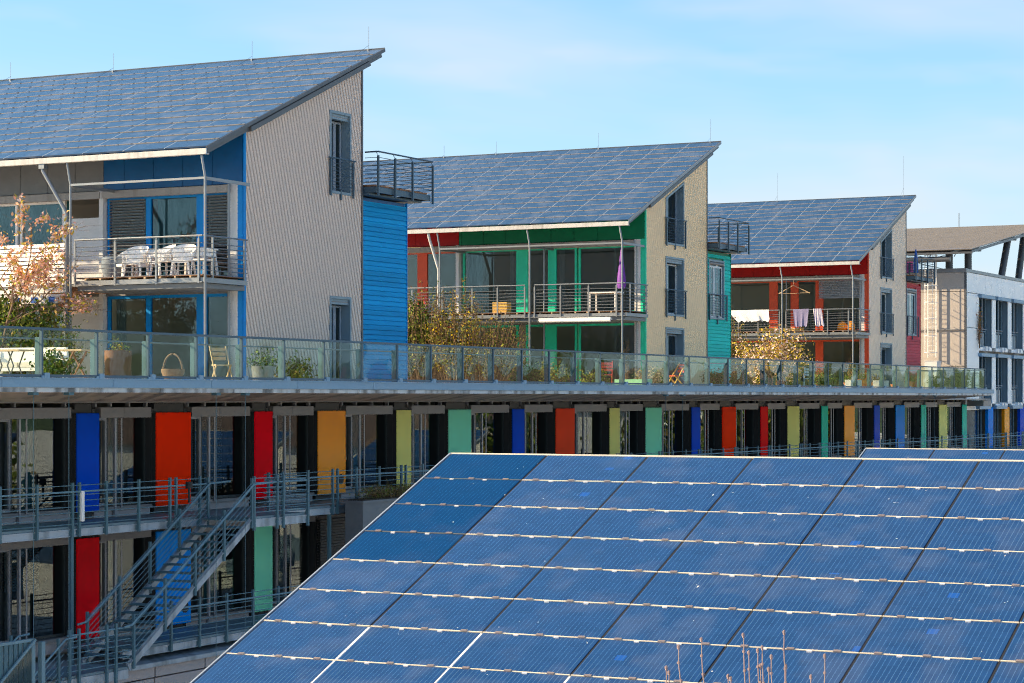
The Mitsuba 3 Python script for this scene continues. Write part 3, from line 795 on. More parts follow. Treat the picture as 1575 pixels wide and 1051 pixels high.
            if kindw == 'curtain':
                n_ = 18; xx_ = np.linspace(xc + 0.1, xa - 0.1, n_)
                m = M(); m.add([[xx_[j], yw + 0.4 + 0.05 * math.sin(j * 1.9), zz] for zz in (z0, z1) for j in range(n_)], [[j, j + 1, n_ + j + 1, n_ + j] for j in range(n_ - 1)])
                part(wk, 'curtain', m, 'curtain_teal', smooth=True)
    for (xa, xc, z0, z1, matw) in ul.get('solid', []):
        m = M(); m.box(xc, xa, yw + 0.06, yw + 0.2, z0, z1); part(h, 'wall_panel', m, matw)
    m = M(); m.box(XG - 0.46, x1, yw + 0.02, yw + 0.3, 15.0, 15.38); part(h, 'floor_edge', m, 'grey_panel')
    return h, t, yw


B, G, R = 'blue_paint', 'green_paint', 'red_paint'
h1, t1, yw1 = house(0, 'nearest row house with blue siding, blue window frames and solar roof', B, 'blue_deep', 'siding_blue', dict(
    x=-40.66, band='grey_panel',
    upper=[(-39.12 - 0.0, -40.60, B, 'blind'), (-37.32, -39.12, B, 'curtain'), (-36.18, -37.14, B, 'blind'), (-42.2, -43.9, 'white_paint', 'curtain'), (-44.0, -45.9, 'white_paint', 'curtain')],
    lower=[(-39.12, -40.60, B, 'pale'), (-37.32, -39.12, B, 'plain'), (-36.18, -37.14, B, 'plain'), (-42.2, -43.9, 'white_paint', 'plain')],
    solid=[(-40.86, -42.1, 15.4, 17.35, 'white_wall'), (-40.86, -42.1, 12.45, 15.0, 'white_wall'), (-37.14, -37.32, 12.45, 18.0, B)]), False)
h2, t2, yw2 = house(1, 'middle row house with turquoise siding, green window frames and solar roof', G, 'green_deep', 'siding_teal', dict(
    x=-44.17, band='red_deep',
    upper=[(-41.46, -44.05, G, 'pale'), (-40.0, -41.1, G, 'plain'), (-38.78, -39.8, G, 'pale'), (-36.12, -38.7, G, 'plain'), (-44.3, -45.85, R, 'plain'), (-46.15, -48.2, R, 'plain')],
    lower=[(-41.46, -44.05, G, 'plain'), (-40.2, -41.1, G, 'plain'), (-38.78, -39.8, G, 'plain'), (-36.12, -38.7, G, 'plain'), (-44.3, -45.85, R, 'plain')],
    solid=[(-41.1, -41.46, 15.4, 18.1, G), (-39.8, -40.0, 15.4, 18.1, G), (-39.8, -40.2, 12.45, 15.0, G), (-45.85, -46.15, 15.4, 18.1, R)]), True)
h3, t3, yw3 = house(2, 'farthest row house with red siding, red window frames and solar roof', R, 'red_deep', 'siding_red', dict(
    x=-46.4, band='red_deep',
    upper=[(-41.05, -43.9, R, 'plain'), (-39.86, -40.75, R, 'plain'), (-38.5, -39.6, R, 'plain'), (-36.12, -38.25, R, 'half'), (-44.0, -46.2, R, 'plain')],
    lower=[(-41.05, -43.9, R, 'plain'), (-38.5, -40.75, R, 'plain'), (-36.12, -38.25, R, 'plain')],
    solid=[(-40.75, -41.05, 15.4, 18.1, R), (-39.6, -39.86, 15.4, 18.1, R), (-38.25, -38.5, 12.45, 18.1, R)]), True)


# balconies on the south fronts: parts of their houses
def balcony(h, t, yw, xl, posts, xr=-35.62, gap=None, beam_to=None):
    yf = t - 9.61
    m = M()
    for k in range(9):
        a = yf + 0.06 + k * (yw - yf - 0.06) / 9; m.box(xr - 0.04, xl, a + 0.01, a + (yw - yf - 0.06) / 9 - 0.012, 15.40, 15.435)
    bk = part(h, 'balcony', m, 'wood')
    m = M()
    for x in np.arange(xl + 0.3, xr - 0.2, 0.52): m.box(x, x + 0.06, yf + 0.05, yw - 0.02, 15.335, 15.398)
    part(bk, 'joist', m, 'wood_pale', kind='stuff')
    m = M(); m.box(xl, xr, yf, yf + 0.05, 15.20, 15.335); m.box(xl, xr, yf - 0.04, yf, 15.20, 15.23); part(bk, 'edge_beam', m, 'steel')
    m = M(); m.box(xr, xr + 0.05, yf, yw - 0.03, 15.20, 15.335); part(bk, 'edge_beam', m, 'steel')
    m = M(); m.box(xl + 0.05, xr - 0.05, yf + 0.06, yw - 0.02, 15.05, 15.19); part(bk, 'soffit_board', m, 'grey_panel')
    for x in posts:
        m = M(); m.box(x - 0.028, x + 0.028, yf - 0.05, yf - 0.005, 15.18, 16.42); m.tube([[x, yf - 0.03, 16.4], [x, yf - 0.02, 16.5]], 0.014, 5); part(bk, 'railing_post', m, 'steel')
    segs = [(xl, xr)] if not gap else [(xl, gap[0]), (gap[1], xr)]
    for a, b in segs:
        m = M(); m.tube([[a, yf - 0.02, 16.5], [b, yf - 0.02, 16.5]], 0.027, 6); part(bk, 'handrail', m, 'steel')
        m = M()
        for k in range(8): m.tube([[a, yf - 0.02, 15.42 + 0.125 * k], [b, yf - 0.02, 15.42 + 0.125 * k]], 0.012, 4, cap=False)
        part(bk, 'rail_wire', m, 'steel')
    m = M(); m.tube([[xr + 0.02, yf, 16.5], [xr + 0.02, yw, 16.5]], 0.026, 6); part(bk, 'handrail', m, 'steel')
    for yy in (yf + 0.45, yw - 0.15):
        m = M(); m.box(xr - 0.01, xr + 0.04, yy - 0.025, yy + 0.025, 15.2, 16.48); part(bk, 'railing_post', m, 'steel')
    m = M()
    for k in range(8): m.tube([[xr + 0.02, yf, 15.42 + 0.125 * k], [xr + 0.02, yw, 15.42 + 0.125 * k]], 0.012, 4, cap=False)
    part(bk, 'rail_wire', m, 'steel')
    return bk, yf


def columns(h, t, yw, xs, zcap=18.12):
    yf = t - 9.64
    for n, x in enumerate(xs):
        m = M(); m.tube([[x, yf, TZ], [x, yf, zcap], [x - 0.12, yf + 0.0, 18.74]], 0.036, 8); part(h, 'column', m, 'steel', smooth=40)
        m = M(); m.bar([x, yf + 0.05, zcap - 0.04], [x, yw - 0.02, zcap - 0.04], 0.05, 0.09); part(h, 'column_arm', m, 'steel')
    m = M(); m.bar([min(xs), yf, zcap - 0.03], [max(xs), yf, zcap - 0.03], 0.05, 0.06); part(h, 'column_beam', m, 'steel')


balcony(h1, t1, yw1, -40.05, [-40.03, -38.61, -37.18, -35.74])
columns(h1, t1, yw1, [-35.52, -40.19])
m = M(); m.tube([[-36.12, t1 - 7.62, TZ], [-36.12, t1 - 7.62, 18.12]], 0.04, 8); part(h1, 'column', m, 'steel', smooth=40)
m = M(); m.tube([[-41.2, t1 - 9.62, 18.74], [-41.2, t1 - 9.62, 18.55], [-40.36, t1 - 9.60, 17.3], [-40.33, t1 - 9.60, TZ]], 0.06, 8); m.box(-41.3, -41.1, t1 - 9.7, t1 - 9.54, 18.60, 18.76); part(h1, 'downpipe', m, 'steel', smooth=40)
balcony(h2, t2, yw2, -47.5, [-46.6, -45.2, -43.79, -42.4, -41.24, -40.01, -39.57, -38.42, -37.19, -35.98], gap=(-40.01, -39.57))
columns(h2, t2, yw2, [-35.73, -39.79, -43.9], 18.1)
m = M(); m.tube([[-44.45, t2 - 9.62, 18.76], [-44.4, t2 - 9.62, 18.5], [-43.98, t2 - 9.60, 17.25], [-43.96, t2 - 9.60, TZ]], 0.06, 8); part(h2, 'downpipe', m, 'gutter_white', smooth=40)
m = M(); m.tube([[-40.15, t2 - 7.6, TZ], [-40.15, t2 - 7.6, 18.1]], 0.035, 8); m.tube([[-36.0, t2 - 7.65, TZ], [-36.0, t2 - 7.65, 18.1]], 0.04, 8); part(h2, 'column', m, 'steel', smooth=40)
balcony(h3, t3, yw3, -45.0, [-43.4, -41.98, -40.9, -39.73, -39.38, -37.14, -36.03], gap=(-39.73, -39.38))
columns(h3, t3, yw3, [-35.8, -39.58, -43.6], 18.1)
m = M(); m.tube([[-40.1, t3 - 7.6, TZ], [-40.1, t3 - 7.6, 18.3]], 0.03, 8); m.tube([[-36.05, t3 - 7.65, TZ], [-36.05, t3 - 7.65, 18.1]], 0.04, 8); part(h3, 'column', m, 'steel', smooth=40)
# white awning cassette of house 2 and the neighbour's slatted screen of house 1
m = M(); m.box(-39.34, -36.2, t2 - 9.75, t2 - 9.5, 15.06, 15.17); m.tube([[-39.3, t2 - 9.74, 15.04], [-36.2, t2 - 9.74, 15.04]], 0.05, 8)
part(h2, 'awning', m, 'white_paint')
for k in range(10):
    m = M(); m.bar([-40.42, t1 - 9.62, 15.28 + 0.122 * k], [-46.5, t1 - 9.62, 15.28 + 0.122 * k], 0.025, 0.095, (0, 0.25, 0.97)); part(h1, 'screen_slat', m, 'white_paint')
for x in (-40.5, -42.0, -43.4, -45): post_at(h1, x, t1 - 9.56, 15.1, 16.5, 'steel')
m = M(); m.box(-40.42, -46.5, t1 - 9.58, t1 - 9.50, 15.02, 15.20); part(h1, 'balcony_beam', m, 'white_paint')
m = M(); m.box(-40.42, -46.5, t1 - 9.48, yw1, 15.08, 15.2); part(h1, 'balcony_floor', m, 'wood')
m = M(); m.box(-40.5, -46.5, t1 - 9.66, t1 - 9.63, 14.72, 14.98); part(h1, 'awning', m, 'cloth_white')
for a, b in ((-40.75, -40.95), (-41.35, -41.6), (-42.0, -42.3)):
    m = M(); m.box(a, b, t1 - 9.675, t1 - 9.662, 14.74, 14.9); part(h1, 'awning_stripe', m, 'cloth_blue')

# ------------------------------------------------------------------ corner building at the north end
cb = thing('corner_building', 'white corner building behind the terrace with canopy roof and ladder', 'building')
CXF, CY0, CY1, CZT = -36.2, 129.6, 178.0, 19.7
m = M(); m.box(CXF - 5.0, -60, CY0 + 0.12, CY1, 0, CZT - 0.1); part(cb, 'wall', m, 'interior_dark')
for z0, z1 in ((18.12, 19.5), (14.6, 15.0), (11.35, 11.75), (8.3, 8.8)):
    m = M(); m.box(CXF - 0.46, CXF - 5.0, CY0 + 0.12, CY1, z0, z1); part(cb, 'floor_slab', m, 'interior')
for q in np.arange(133.9, 178, 7.66):
    m = M(); m.box(CXF - 0.6, CXF - 5.0, q, q + 0.12, 8.8, 18.1); part(cb, 'partition', m, 'interior')
m = M(); m.box(CXF - 0.1, CXF - 5.0, CY0 + 0.13, CY0 + 0.3, 8, 19.4); part(cb, 'south_wall', m, 'interior')
# south wall of large beige panels
for zi, (z0, z1) in enumerate(((12.4, 13.85), (13.87, 16.05), (16.07, 18.35), (18.37, 19.5))):
    for k in range(5):
        x1_, x0_ = CXF - 0.08 - k * 2.6, CXF - 0.08 - (k + 1) * 2.6 + 0.02
        m = M(); m.box(x0_, x1_, CY0, CY0 + 0.12, z0, z1 - 0.015); part(cb, 'wall_panel', m, 'beige_clad')
m = M(); m.box(CXF + 0.04, -60, CY0 - 0.05, CY0 + 0.3, 19.5, CZT + 0.03); m.box(CXF + 0.06, CXF - 0.2, CY0 - 0.05, CY1, 19.52, CZT); part(cb, 'parapet_cap', m, 'steel')
m = M(); m.box(CXF - 0.07, CXF + 0.05, CY0 - 0.04, CY0 + 0.12, 12.0, 19.5); part(cb, 'corner_trim', m, 'steel_dark')
m = M(); m.bar([-36.3, CY0 - 0.08, 16.06], [-42, CY0 - 0.08, 16.06], 0.05, 0.05); part(cb, 'wall_pipe', m, 'steel')
# east facade
m = M(); pcent = [135.92 + 3.83 * k for k in range(11)]
y = CY0 + 0.14
strips = [(18.32, 19.5)]
yy = CY0 + 0.14
k = 0
while yy < CY1:
    w = (1.55, 0.75, 0.55)[k % 3]
    m = M(); m.box(CXF - 0.06, CXF, yy + 0.012, yy + w - 0.012, 18.33, 19.5); part(cb, 'wall_panel', m, 'white_clad')
    yy += w; k += 1
m = M(); m.box(CXF - 0.09, CXF - 0.06, CY0, CY1, 18.3, 19.5); part(cb, 'backing_wall', m, 'steel_dark')
for (zt, zb_) in ((18.12, 15.2), (14.55, 11.75)):
    # wall left of the first window
    for (z0, z1) in ((zb_ - 0.5, zb_ + 1.0), (zb_ + 1.02, zt + 0.17)):
        m = M(); m.box(CXF - 0.06, CXF, CY0 + 0.14, 132.58, z0 + 0.01, z1 - 0.01); part(cb, 'wall_panel', m, 'white_clad')
    for n, pc in enumerate(pcent):
        a, b = (pc - 3.83 + 0.46, pc - 0.46)
        m = M(); m.box(CXF - 0.03, CXF + 0.03, pc - 0.44, pc + 0.44, zb_ - 0.12, zt - 0.05); part(cb, 'pier', m, 'white_clad')
        m = M(); m.box(CXF - 0.45, CXF - 0.035, pc - 0.36, pc + 0.36, zb_ - 0.12, zt - 0.05); part(cb, 'jamb', m, 'frame_window')
        m = M(); m.box(CXF - 0.75, CXF - 0.74, a + 0.1, a + 0.1 + (0.5 + 0.35 * (n * 7 % 4)), zb_, zt); part(cb, 'curtain', m, 'curtain_pale')
        m = M(); m.box(CXF - 0.02, CXF + 0.22, a - 0.15, b + 0.1, zt - 0.04, zt + 0.16); part(cb, 'lintel_box', m, 'fascia_blue')
        m = M(); m.box(CXF - 0.3, CXF + 0.02, a - 0.01, b + 0.01, zb_ - 0.32, zb_ - 0.12)
        part(cb, 'spandrel_panel', m, 'white_clad')
        m = M(); m.box(CXF + 0.02, CXF + 0.2, (a + b) / 2 - 0.5, (a + b) / 2 - 0.2, zb_ - 0.34, zb_ - 0.06); m.box(CXF + 0.02, CXF + 0.2, (a + b) / 2 + 0.2, (a + b) / 2 + 0.5, zb_ - 0.34, zb_ - 0.06)
        part(cb, 'bracket', m, 'white_clad')
        m = M(); xg = CXF - 0.42
        for q in (a + 0.05, a + 0.9, b - 0.95, b - 0.08): m.box(xg, xg + 0.08, q - 0.035, q + 0.035, zb_ - 0.1, zt)
        m.box(xg, xg + 0.08, a, b, zb_ - 0.1, zb_ - 0.02); m.box(xg, xg + 0.08, a, b, zb_ + 0.85, zb_ + 0.92)
        wk = part(cb, 'window', m, 'frame_window')
        part(wk, 'pane', pane_quad(xg + 0.03, a, b, zb_ - 0.02, zt), 'glass_window')
        m = M(); m.tube([[CXF - 0.05, a + 0.95, zb_ - 0.1], [CXF - 0.05, a + 0.95, zt]], 0.025, 5); m.tube([[CXF - 0.05, a + 0.05, zb_ + 1.0], [CXF - 0.05, a + 1.9, zb_ + 1.0]], 0.02, 5)
        part(cb, 'guide_tube', m, 'frame_grey')
        m = M(); m.box(CXF - 0.12, CXF - 0.09, a + 0.06, a + 1.4, zb_ - 0.08, zb_ + 0.75); part(cb, 'window_guard', m, 'frame_window')
# lower storey continues the coloured panels
for pc, colr in ((135.1, 'azure'), (139.0, 'amber'), (142.9, 'cobalt'), (146.8, 'lime'), (150.7, 'crimson')):
    m = rbox(CXF - 0.14, CXF + 0.05, pc - 0.6, pc + 0.6, 8.9, 11.4); part(cb, 'facade_panel', m, 'enamel_' + colr, label=f'{WORD[colr]} facade panel below the white walls')
    m = M(); m.box(CXF - 0.02, CXF + 0.24, pc - 3.2, pc - 0.62, 11.30, 11.52); part(cb, 'lintel_box', m, 'fascia_blue')
    m = M(); xg = CXF - 0.42
    for q in (pc - 3.1, pc - 2.2, pc - 1.4, pc - 0.7): m.box(xg, xg + 0.08, q - 0.035, q + 0.035, 8.9, 11.4)
    wk = part(cb, 'window', m, 'frame_window'); part(wk, 'pane', pane_quad(xg + 0.03, pc - 3.2, pc - 0.6, 8.9, 11.4), 'glass_window')
# canopy roof
c0, s_c, YE, YR = 20.78, 0.1426, 128.1, 148.0
CV = -35.4
nrow = 22
rk = cb + '__canopy'
m = M(); m.bar([CV - 0.05, YE + 0.1, c0 - 0.16], [CV - 0.05, YR, c0 - 0.16 + (YR - YE) * s_c], 0.07, 0.16); m.bar([CV, YE + 0.1, c0 - 0.22], [-60, YE + 0.1, c0 - 0.22], 0.1, 0.12)
for x in np.arange(-36.6, -60, -2.2): m.bar([x, YE + 0.1, c0 - 0.15], [x, YR, c0 - 0.15 + (YR - YE) * s_c], 0.06, 0.12)
part(cb, 'canopy', m, 'steel_dark')
for r in range(nrow):
    a, b = YE + (YR - YE) * r / nrow, YE + (YR - YE) * (r + 1) / nrow - 0.09
    za, zb2 = c0 + (a - YE) * s_c, c0 + (b - YE) * s_c
    m = M(); m.add([[CV, a, za], [-60, a, za], [-60, b, zb2], [CV, b, zb2], [CV, a, za - 0.05], [-60, a, za - 0.05], [-60, b, zb2 - 0.05], [CV, b, zb2 - 0.05]],
                   [[0, 3, 2, 1], [4, 5, 6, 7], [0, 1, 5, 4], [1, 2, 6, 5], [2, 3, 7, 6], [3, 0, 4, 7]])
    part(rk, 'roof_strip', m, 'pv_brown')
    m = M(); m.bar([CV, b + 0.045, zb2 + 0.01], [-60, b + 0.045, zb2 + 0.01], 0.05, 0.06); part(rk, 'roof_rail', m, 'rail_roof')
m = M(); m.tube([[-36.8, YE + 0.35, c0 - 0.55], [-60, YE + 0.35, c0 - 0.55]], 0.17, 10); part(cb, 'canopy_beam', m, 'steel_dark', smooth=40)
for x in np.arange(-36.4, -58, -1.5):
    m = M(); m.bar([x, YE + 0.15, c0 - 0.22], [x - 0.15, YE + 0.3, c0 - 0.42], 0.04, 0.04); part(cb, 'canopy_bracket', m, 'steel')
for (x, y0_, lean, top) in ((-37.6, 131.0, 0, None), (-36.6, 131.6, 0, None), (-41.5, 131.0, 0, None), (-36.6, 139.2, 0.9, None), (-37.4, 146.5, 0.9, None), (-46, 131, 0, None)):
    zt_ = c0 + (y0_ - YE) * s_c - 0.2
    m = M(); m.tube([[x, y0_, CZT - 0.2], [x + lean * 0.25, y0_ + lean, zt_]], 0.22, 10); part(cb, 'column', m, 'steel_dark', smooth=40)
for (y0_) in (131.5, 139.9):
    zt_ = c0 + (y0_ - YE) * s_c - 0.32
    m = M(); m.bar([-35.8, y0_, zt_], [-60, y0_, zt_], 0.26, 0.24); part(cb, 'canopy_beam', m, 'steel_dark')
m = M(); m.tube([[-37.6, 131, 19.7], [-41.5, 131, 20.7]], 0.02, 5); m.tube([[-37.6, 131, 20.7], [-41.5, 131, 19.7]], 0.02, 5); part(cb, 'brace', m, 'steel')
m = M(); m.tube([[-41.8, 148, 23.6], [-41.8, 148, 24.6]], 0.03, 5); part(cb, 'lightning_rod', m, 'steel')
# caged ladder on the south wall
lk = cb + '__ladder'
m = M()
for x in (-38.42, -37.92): m.bar([x, CY0 - 0.30, 14.4], [x, CY0 - 0.30, 20.6], 0.05, 0.06, (0, 1, 0))
part(cb, 'ladder', m, 'white_paint')
for k in range(22):
    m = M(); m.tube([[-38.42, CY0 - 0.30, 14.55 + 0.28 * k], [-37.92, CY0 - 0.30, 14.55 + 0.28 * k]], 0.016, 5); part(lk, 'rung', m, 'white_paint')
for zz in (14.7, 15.7, 16.7, 17.7, 18.7, 19.7, 20.5):
    an = np.linspace(math.pi * 1.02, math.pi * 1.98, 12)
    m = M(); m.tube([[-38.17 + 0.38 * math.cos(a), CY0 - 0.33 + 0.75 * math.sin(a), zz] for a in an], 0.02, 5); part(lk, 'cage_hoop', m, 'white_paint')
for a in (math.pi * 1.1, math.pi * 1.3, math.pi * 1.5, math.pi * 1.7, math.pi * 1.9):
    m = M(); m.bar([-38.17 + 0.38 * math.cos(a), CY0 - 0.33 + 0.75 * math.sin(a), 14.7], [-38.17 + 0.38 * math.cos(a), CY0 - 0.33 + 0.75 * math.sin(a), 20.5], 0.035, 0.02); part(lk, 'cage_bar', m, 'white_paint')
solid('equipment_cabinet', M().box(-38.35, -37.6, CY0 - 1.2, CY0 - 0.35, TZ, 14.15).box(-38.38, -37.57, CY0 - 1.23, CY0 - 0.33, 14.15, 14.2), 'white_wall', 'pale equipment cabinet standing below the caged ladder', 'cabinet')

# ------------------------------------------------------------------ steel gallery and stair in front of the offices
gal = thing('steel_gallery', 'two storey steel access gallery with wire railings along the office front', 'gallery')
GXO = -34.2


def gallery(zd, y0, y1, posts, open_=None):
    yy = y0
    while yy < y1 - 0.1:
        y2 = min(yy + 2.66, y1)
        m = M(); m.box(GXO + 0.02, -36.0, yy + 0.008, y2 - 0.008, zd - 0.06, zd); part(gal, 'deck', m, 'deck_steel')
        m = M(); m.box(GXO + 0.03, GXO - 0.03, yy + 0.008, y2 - 0.008, zd - 0.24, zd - 0.065); m.box(GXO + 0.06, GXO + 0.03, yy + 0.008, y2 - 0.008, zd - 0.09, zd - 0.065); m.box(GXO + 0.06, GXO + 0.03, yy + 0.008, y2 - 0.008, zd - 0.25, zd - 0.225)
        part(gal, 'edge_beam', m, 'beam_galv')
        m = M(); m.box(GXO - 0.04, -36.1, y2 - 0.05, y2 + 0.05, zd - 0.24, zd - 0.065); part(gal, 'bracket', m, 'gallery_paint')
        yy = y2
    for q in posts:
        m = M(); m.box(GXO + 0.065, GXO + 0.125, q - 0.035, q + 0.035, zd - 0.26, zd + 1.07); m.box(GXO + 0.03, GXO + 0.065, q - 0.05, q + 0.05, zd - 0.23, zd - 0.08)
        part(gal, 'railing_post', m, 'gallery_paint')
    segs = [(y0, y1)] if not open_ else [(y0, open_[0]), (open_[1], y1)]
    for a, b in segs:
        m = M(); m.tube([[GXO + 0.14, a, zd + 0.85], [GXO + 0.14, b, zd + 0.85]], 0.025, 6); part(gal, 'handrail', m, 'rail_gallery')
        for z in (0.06, 0.2, 0.34, 0.48, 0.63, 0.77, 1.0):
            m = M(); m.tube([[GXO + 0.1, a, zd + z], [GXO + 0.1, b, zd + z]], 0.010, 4, cap=False); part(gal, 'rail_wire', m, 'rail_gallery')


pu = []
q = 36.3
while q < 165:
    pu.append(q)
    if int((q - 36.3) / 1.33 + 0.5) % 3 == 2: pu.append(q + 0.27)
    q += 1.33
gallery(8.86, 35.0, 165.0, [q for q in pu if not 48.7 < q < 51.2], (48.6, 51.3))
gallery(5.66, 45.0, 75.0, [47.0 + 1.26 * k for k in range(20)])
# uprights carrying the gallery
for q in (43.04, 54.9, 67.0, 79.0):
    m = M(); m.box(GXO - 0.05, GXO + 0.03, q - 0.05, q + 0.05, 0, 8.6); part(gal, 'column', m, 'gallery_paint')
solid('notice_tube', M().box(-34.02, -34.08, 43.2, 43.32, 8.98, 9.72), 'white_paint', 'white lamp tube on the gallery railing left of the cobalt panel', 'lamp')
m = M(); m.tube([[-33.98, 47.62, 9.25], [-33.98, 47.62, 9.62]], 0.03, 6); m.tube([[-33.98, 47.62, 9.62], [-33.98, 47.62, 9.80]], 0.1, 10)
solid('gallery_lamp', m, 'black_matt', 'small black round lamp on a short post before the orange red panel', 'lamp', smooth=40)

st = thing('steel_stair', 'open steel stair with wire railings climbing to the gallery landing', 'stairs')
SX0, SX1 = -34.06, -32.70                       # far and near stringers
SY0, SZ0, SY1, SZ1 = 43.3, 5.56, 48.6, 8.82
ts = (SZ1 - SZ0) / (SY1 - SY0)
for x in (SX0, SX1):
    m = M(); m.bar([x, SY0, SZ0 - 0.08], [x, SY1, SZ1 - 0.08], 0.05, 0.22); m.bar([x + 0.04, SY0, SZ0 + 0.02], [x + 0.04, SY1, SZ1 + 0.02], 0.08, 0.02); part(st, 'stringer', m, 'beam_galv')
NT = 18
for k in range(NT):
    yk, zk = SY0 + (SY1 - SY0) * (k + 0.5) / NT, SZ0 + (SZ1 - SZ0) * (k + 1) / NT
    m = M(); m.box(SX0 + 0.03, SX1 - 0.03, yk - 0.14, yk + 0.15, zk - 0.05, zk - 0.01); part(st, 'tread', m, 'gallery_paint')
for x in (SX0 + 0.02, SX1 + 0.06):
    for k in range(5):
        yk = SY0 + 0.15 + (SY1 - SY0 - 0.2) * k / 4; zk = SZ0 + (yk - SY0) * ts
        m = M(); m.box(x - 0.03, x + 0.03, yk - 0.035, yk + 0.035, zk - 0.22, zk + 1.1); part(st, 'railing_post', m, 'gallery_paint')
    m = M(); m.tube([[x + 0.06, SY0 - 0.3, SZ0 + 0.92], [x + 0.06, SY0, SZ0 + 0.95], [x + 0.06, SY1 - 0.05, SZ1 + 0.9], [x + 0.06, SY1 + 0.9, SZ1 + 0.93]], 0.028, 6); part(st, 'handrail', m, 'rail_gallery', smooth=50)
    for k in range(7):
        m = M(); m.tube([[x, SY0 + 0.1, SZ0 + 0.18 + 0.14 * k], [x, SY1, SZ1 + 0.12 + 0.14 * k]], 0.010, 4, cap=False); part(st, 'rail_wire', m, 'rail_gallery')
# upper landing
m = M(); m.box(SX0 - 0.1, SX1, SY1, 51.3, 8.80, 8.86); part(st, 'landing', m, 'deck_steel')
m = M(); m.box(SX1 - 0.03, SX1 + 0.03, SY1, 51.3, 8.58, 8.795); m.box(SX1 + 0.03, SX1 + 0.06, SY1, 51.3, 8.77, 8.80); m.box(SX0, SX1 - 0.04, 51.24, 51.3, 8.58, 8.795); part(st, 'edge_beam', m, 'beam_galv')
for (x, yk) in ((SX1 + 0.06, 48.65), (SX1 + 0.06, 49.75), (SX1 + 0.06, 50.05), (SX1 + 0.06, 51.27), (SX0 + 0.1, 51.33)):
    m = M(); m.box(x - 0.035, x + 0.035, yk - 0.035, yk + 0.035, 8.5, 9.93); part(st, 'railing_post', m, 'gallery_paint')
for k in range(8):
    z = 8.98 + 0.128 * k
    m = M(); m.tube([[SX1 + 0.06, SY1, z], [SX1 + 0.06, 51.3, z]], 0.022 if k == 6 else 0.010, 5, cap=False); m.tube([[SX1 + 0.06, 51.3, z], [SX0, 51.3, z]], 0.022 if k == 6 else 0.010, 5, cap=False); part(st, 'rail_wire', m, 'rail_gallery')
# lower landing and the next flight
m = M(); m.box(SX0, SX1, 40.8, SY0 + 0.1, 5.44, 5.5); part(st, 'landing', m, 'deck_steel')
m = M(); m.box(SX1 - 0.03, SX1 + 0.03, 40.8, SY0 - 0.02, 5.22, 5.435); part(st, 'edge_beam', m, 'beam_galv')
for yk in (41.0, 41.35, 42.4, 42.75):
    m = M(); m.box(SX1 + 0.03, SX1 + 0.09, yk - 0.035, yk + 0.035, 5.1, 6.6); part(st, 'railing_post', m, 'gallery_paint')
for k in range(7):
    m = M(); m.tube([[SX1 + 0.06, 40.9, 5.62 + 0.14 * k], [SX1 + 0.06, SY0, 5.62 + 0.14 * k]], 0.022 if k == 6 else 0.010, 5, cap=False); part(st, 'rail_wire', m, 'rail_gallery')
m = M(); m.bar([SX1, 40.85, 5.36], [SX1, 37.0, 2.95], 0.05, 0.22); part(st, 'stringer', m, 'beam_galv')
m = M(); m.bar([SX0, 40.85, 5.36], [SX0, 37.0, 2.95], 0.05, 0.22); part(st, 'stringer', m, 'beam_galv')
for k in range(12):
    m = M(); m.box(SX0 + 0.03, SX1 - 0.03, 40.7 - 0.31 * k - 0.14, 40.7 - 0.31 * k + 0.14, 5.3 - 0.194 * k, 5.34 - 0.194 * k); part(st, 'tread', m, 'gallery_paint')
for x in (SX0 + 0.02, SX1 + 0.06):
    for k in range(4):
        yk = 40.6 - 1.1 * k; m = M(); m.box(x - 0.03, x + 0.03, yk - 0.035, yk + 0.035, 5.2 + (yk - 40.7) * 0.63, 6.5 + (yk - 40.7) * 0.63); part(st, 'railing_post', m, 'gallery_paint')
    m = M(); m.tube([[x + 0.05, 41.2, 6.42], [x + 0.05, 40.8, 6.4], [x + 0.05, 37, 4.0]], 0.026, 6); part(st, 'handrail', m, 'rail_gallery')
    for k in range(6):
        m = M(); m.tube([[x, 40.8, 5.5 + 0.14 * k], [x, 37, 3.1 + 0.14 * k]], 0.010, 4, cap=False); part(st, 'rail_wire', m, 'rail_gallery')
for x in (SX0, SX1):
    m = M(); m.box(x - 0.06, x + 0.06, 42.0, 42.12, 0, 5.2); part(st, 'column', m, 'gallery_paint')

# glazed screen and slatted gate at the foot of the picture
gt = thing('slatted_gate', 'blue grey gate of upright metal slats at the foot of the stair', 'gate')
for k in range(16):
    q = 35.6 + 0.16 * k
    m = M(); m.box(-31.5, -31.53, q, q + 0.11, 4.4, 6.66); part(gt, 'slat', m, 'gallery_paint')
m = M(); m.box(-31.47, -31.56, 35.5, 38.25, 6.66, 6.72); m.box(-31.46, -31.57, 38.2, 38.34, 4.3, 6.72); m.box(-31.46, -31.57, 38.56, 38.68, 4.3, 6.62); m.bar([-31.42, 36.6, 5.5], [-31.42, 38.3, 6.70], 0.04, 0.05); part(gt, 'frame', m, 'rail_gallery')
part(gt, 'pane', M().add([[-31.43, 36.6, 4.4], [-31.43, 38.2, 4.4], [-31.43, 38.2, 6.62], [-31.43, 36.6, 5.45]], [[0, 1, 2, 3]]), 'glass_window')
m = M(); m.box(-31.3, -32.4, 35.3, 38.9, 0, 4.28); part(gt, 'base', m, 'base_grey')

# grey planter box beyond the landing
pl = thing('planter_box', 'tall dark grey planter box with grasses beside the gallery', 'planter')
m = M(); m.box(-33.2, -33.8, 55.12, 59.6, 7.0, 8.98); m.box(-33.16, -33.84, 55.08, 59.64, 8.93, 9.0); part(pl, 'box', m, 'planter_grey')
m = M(); m.box(-33.25, -33.75, 55.2, 59.5, 8.98, 9.03); part(pl, 'soil', m, 'soil')


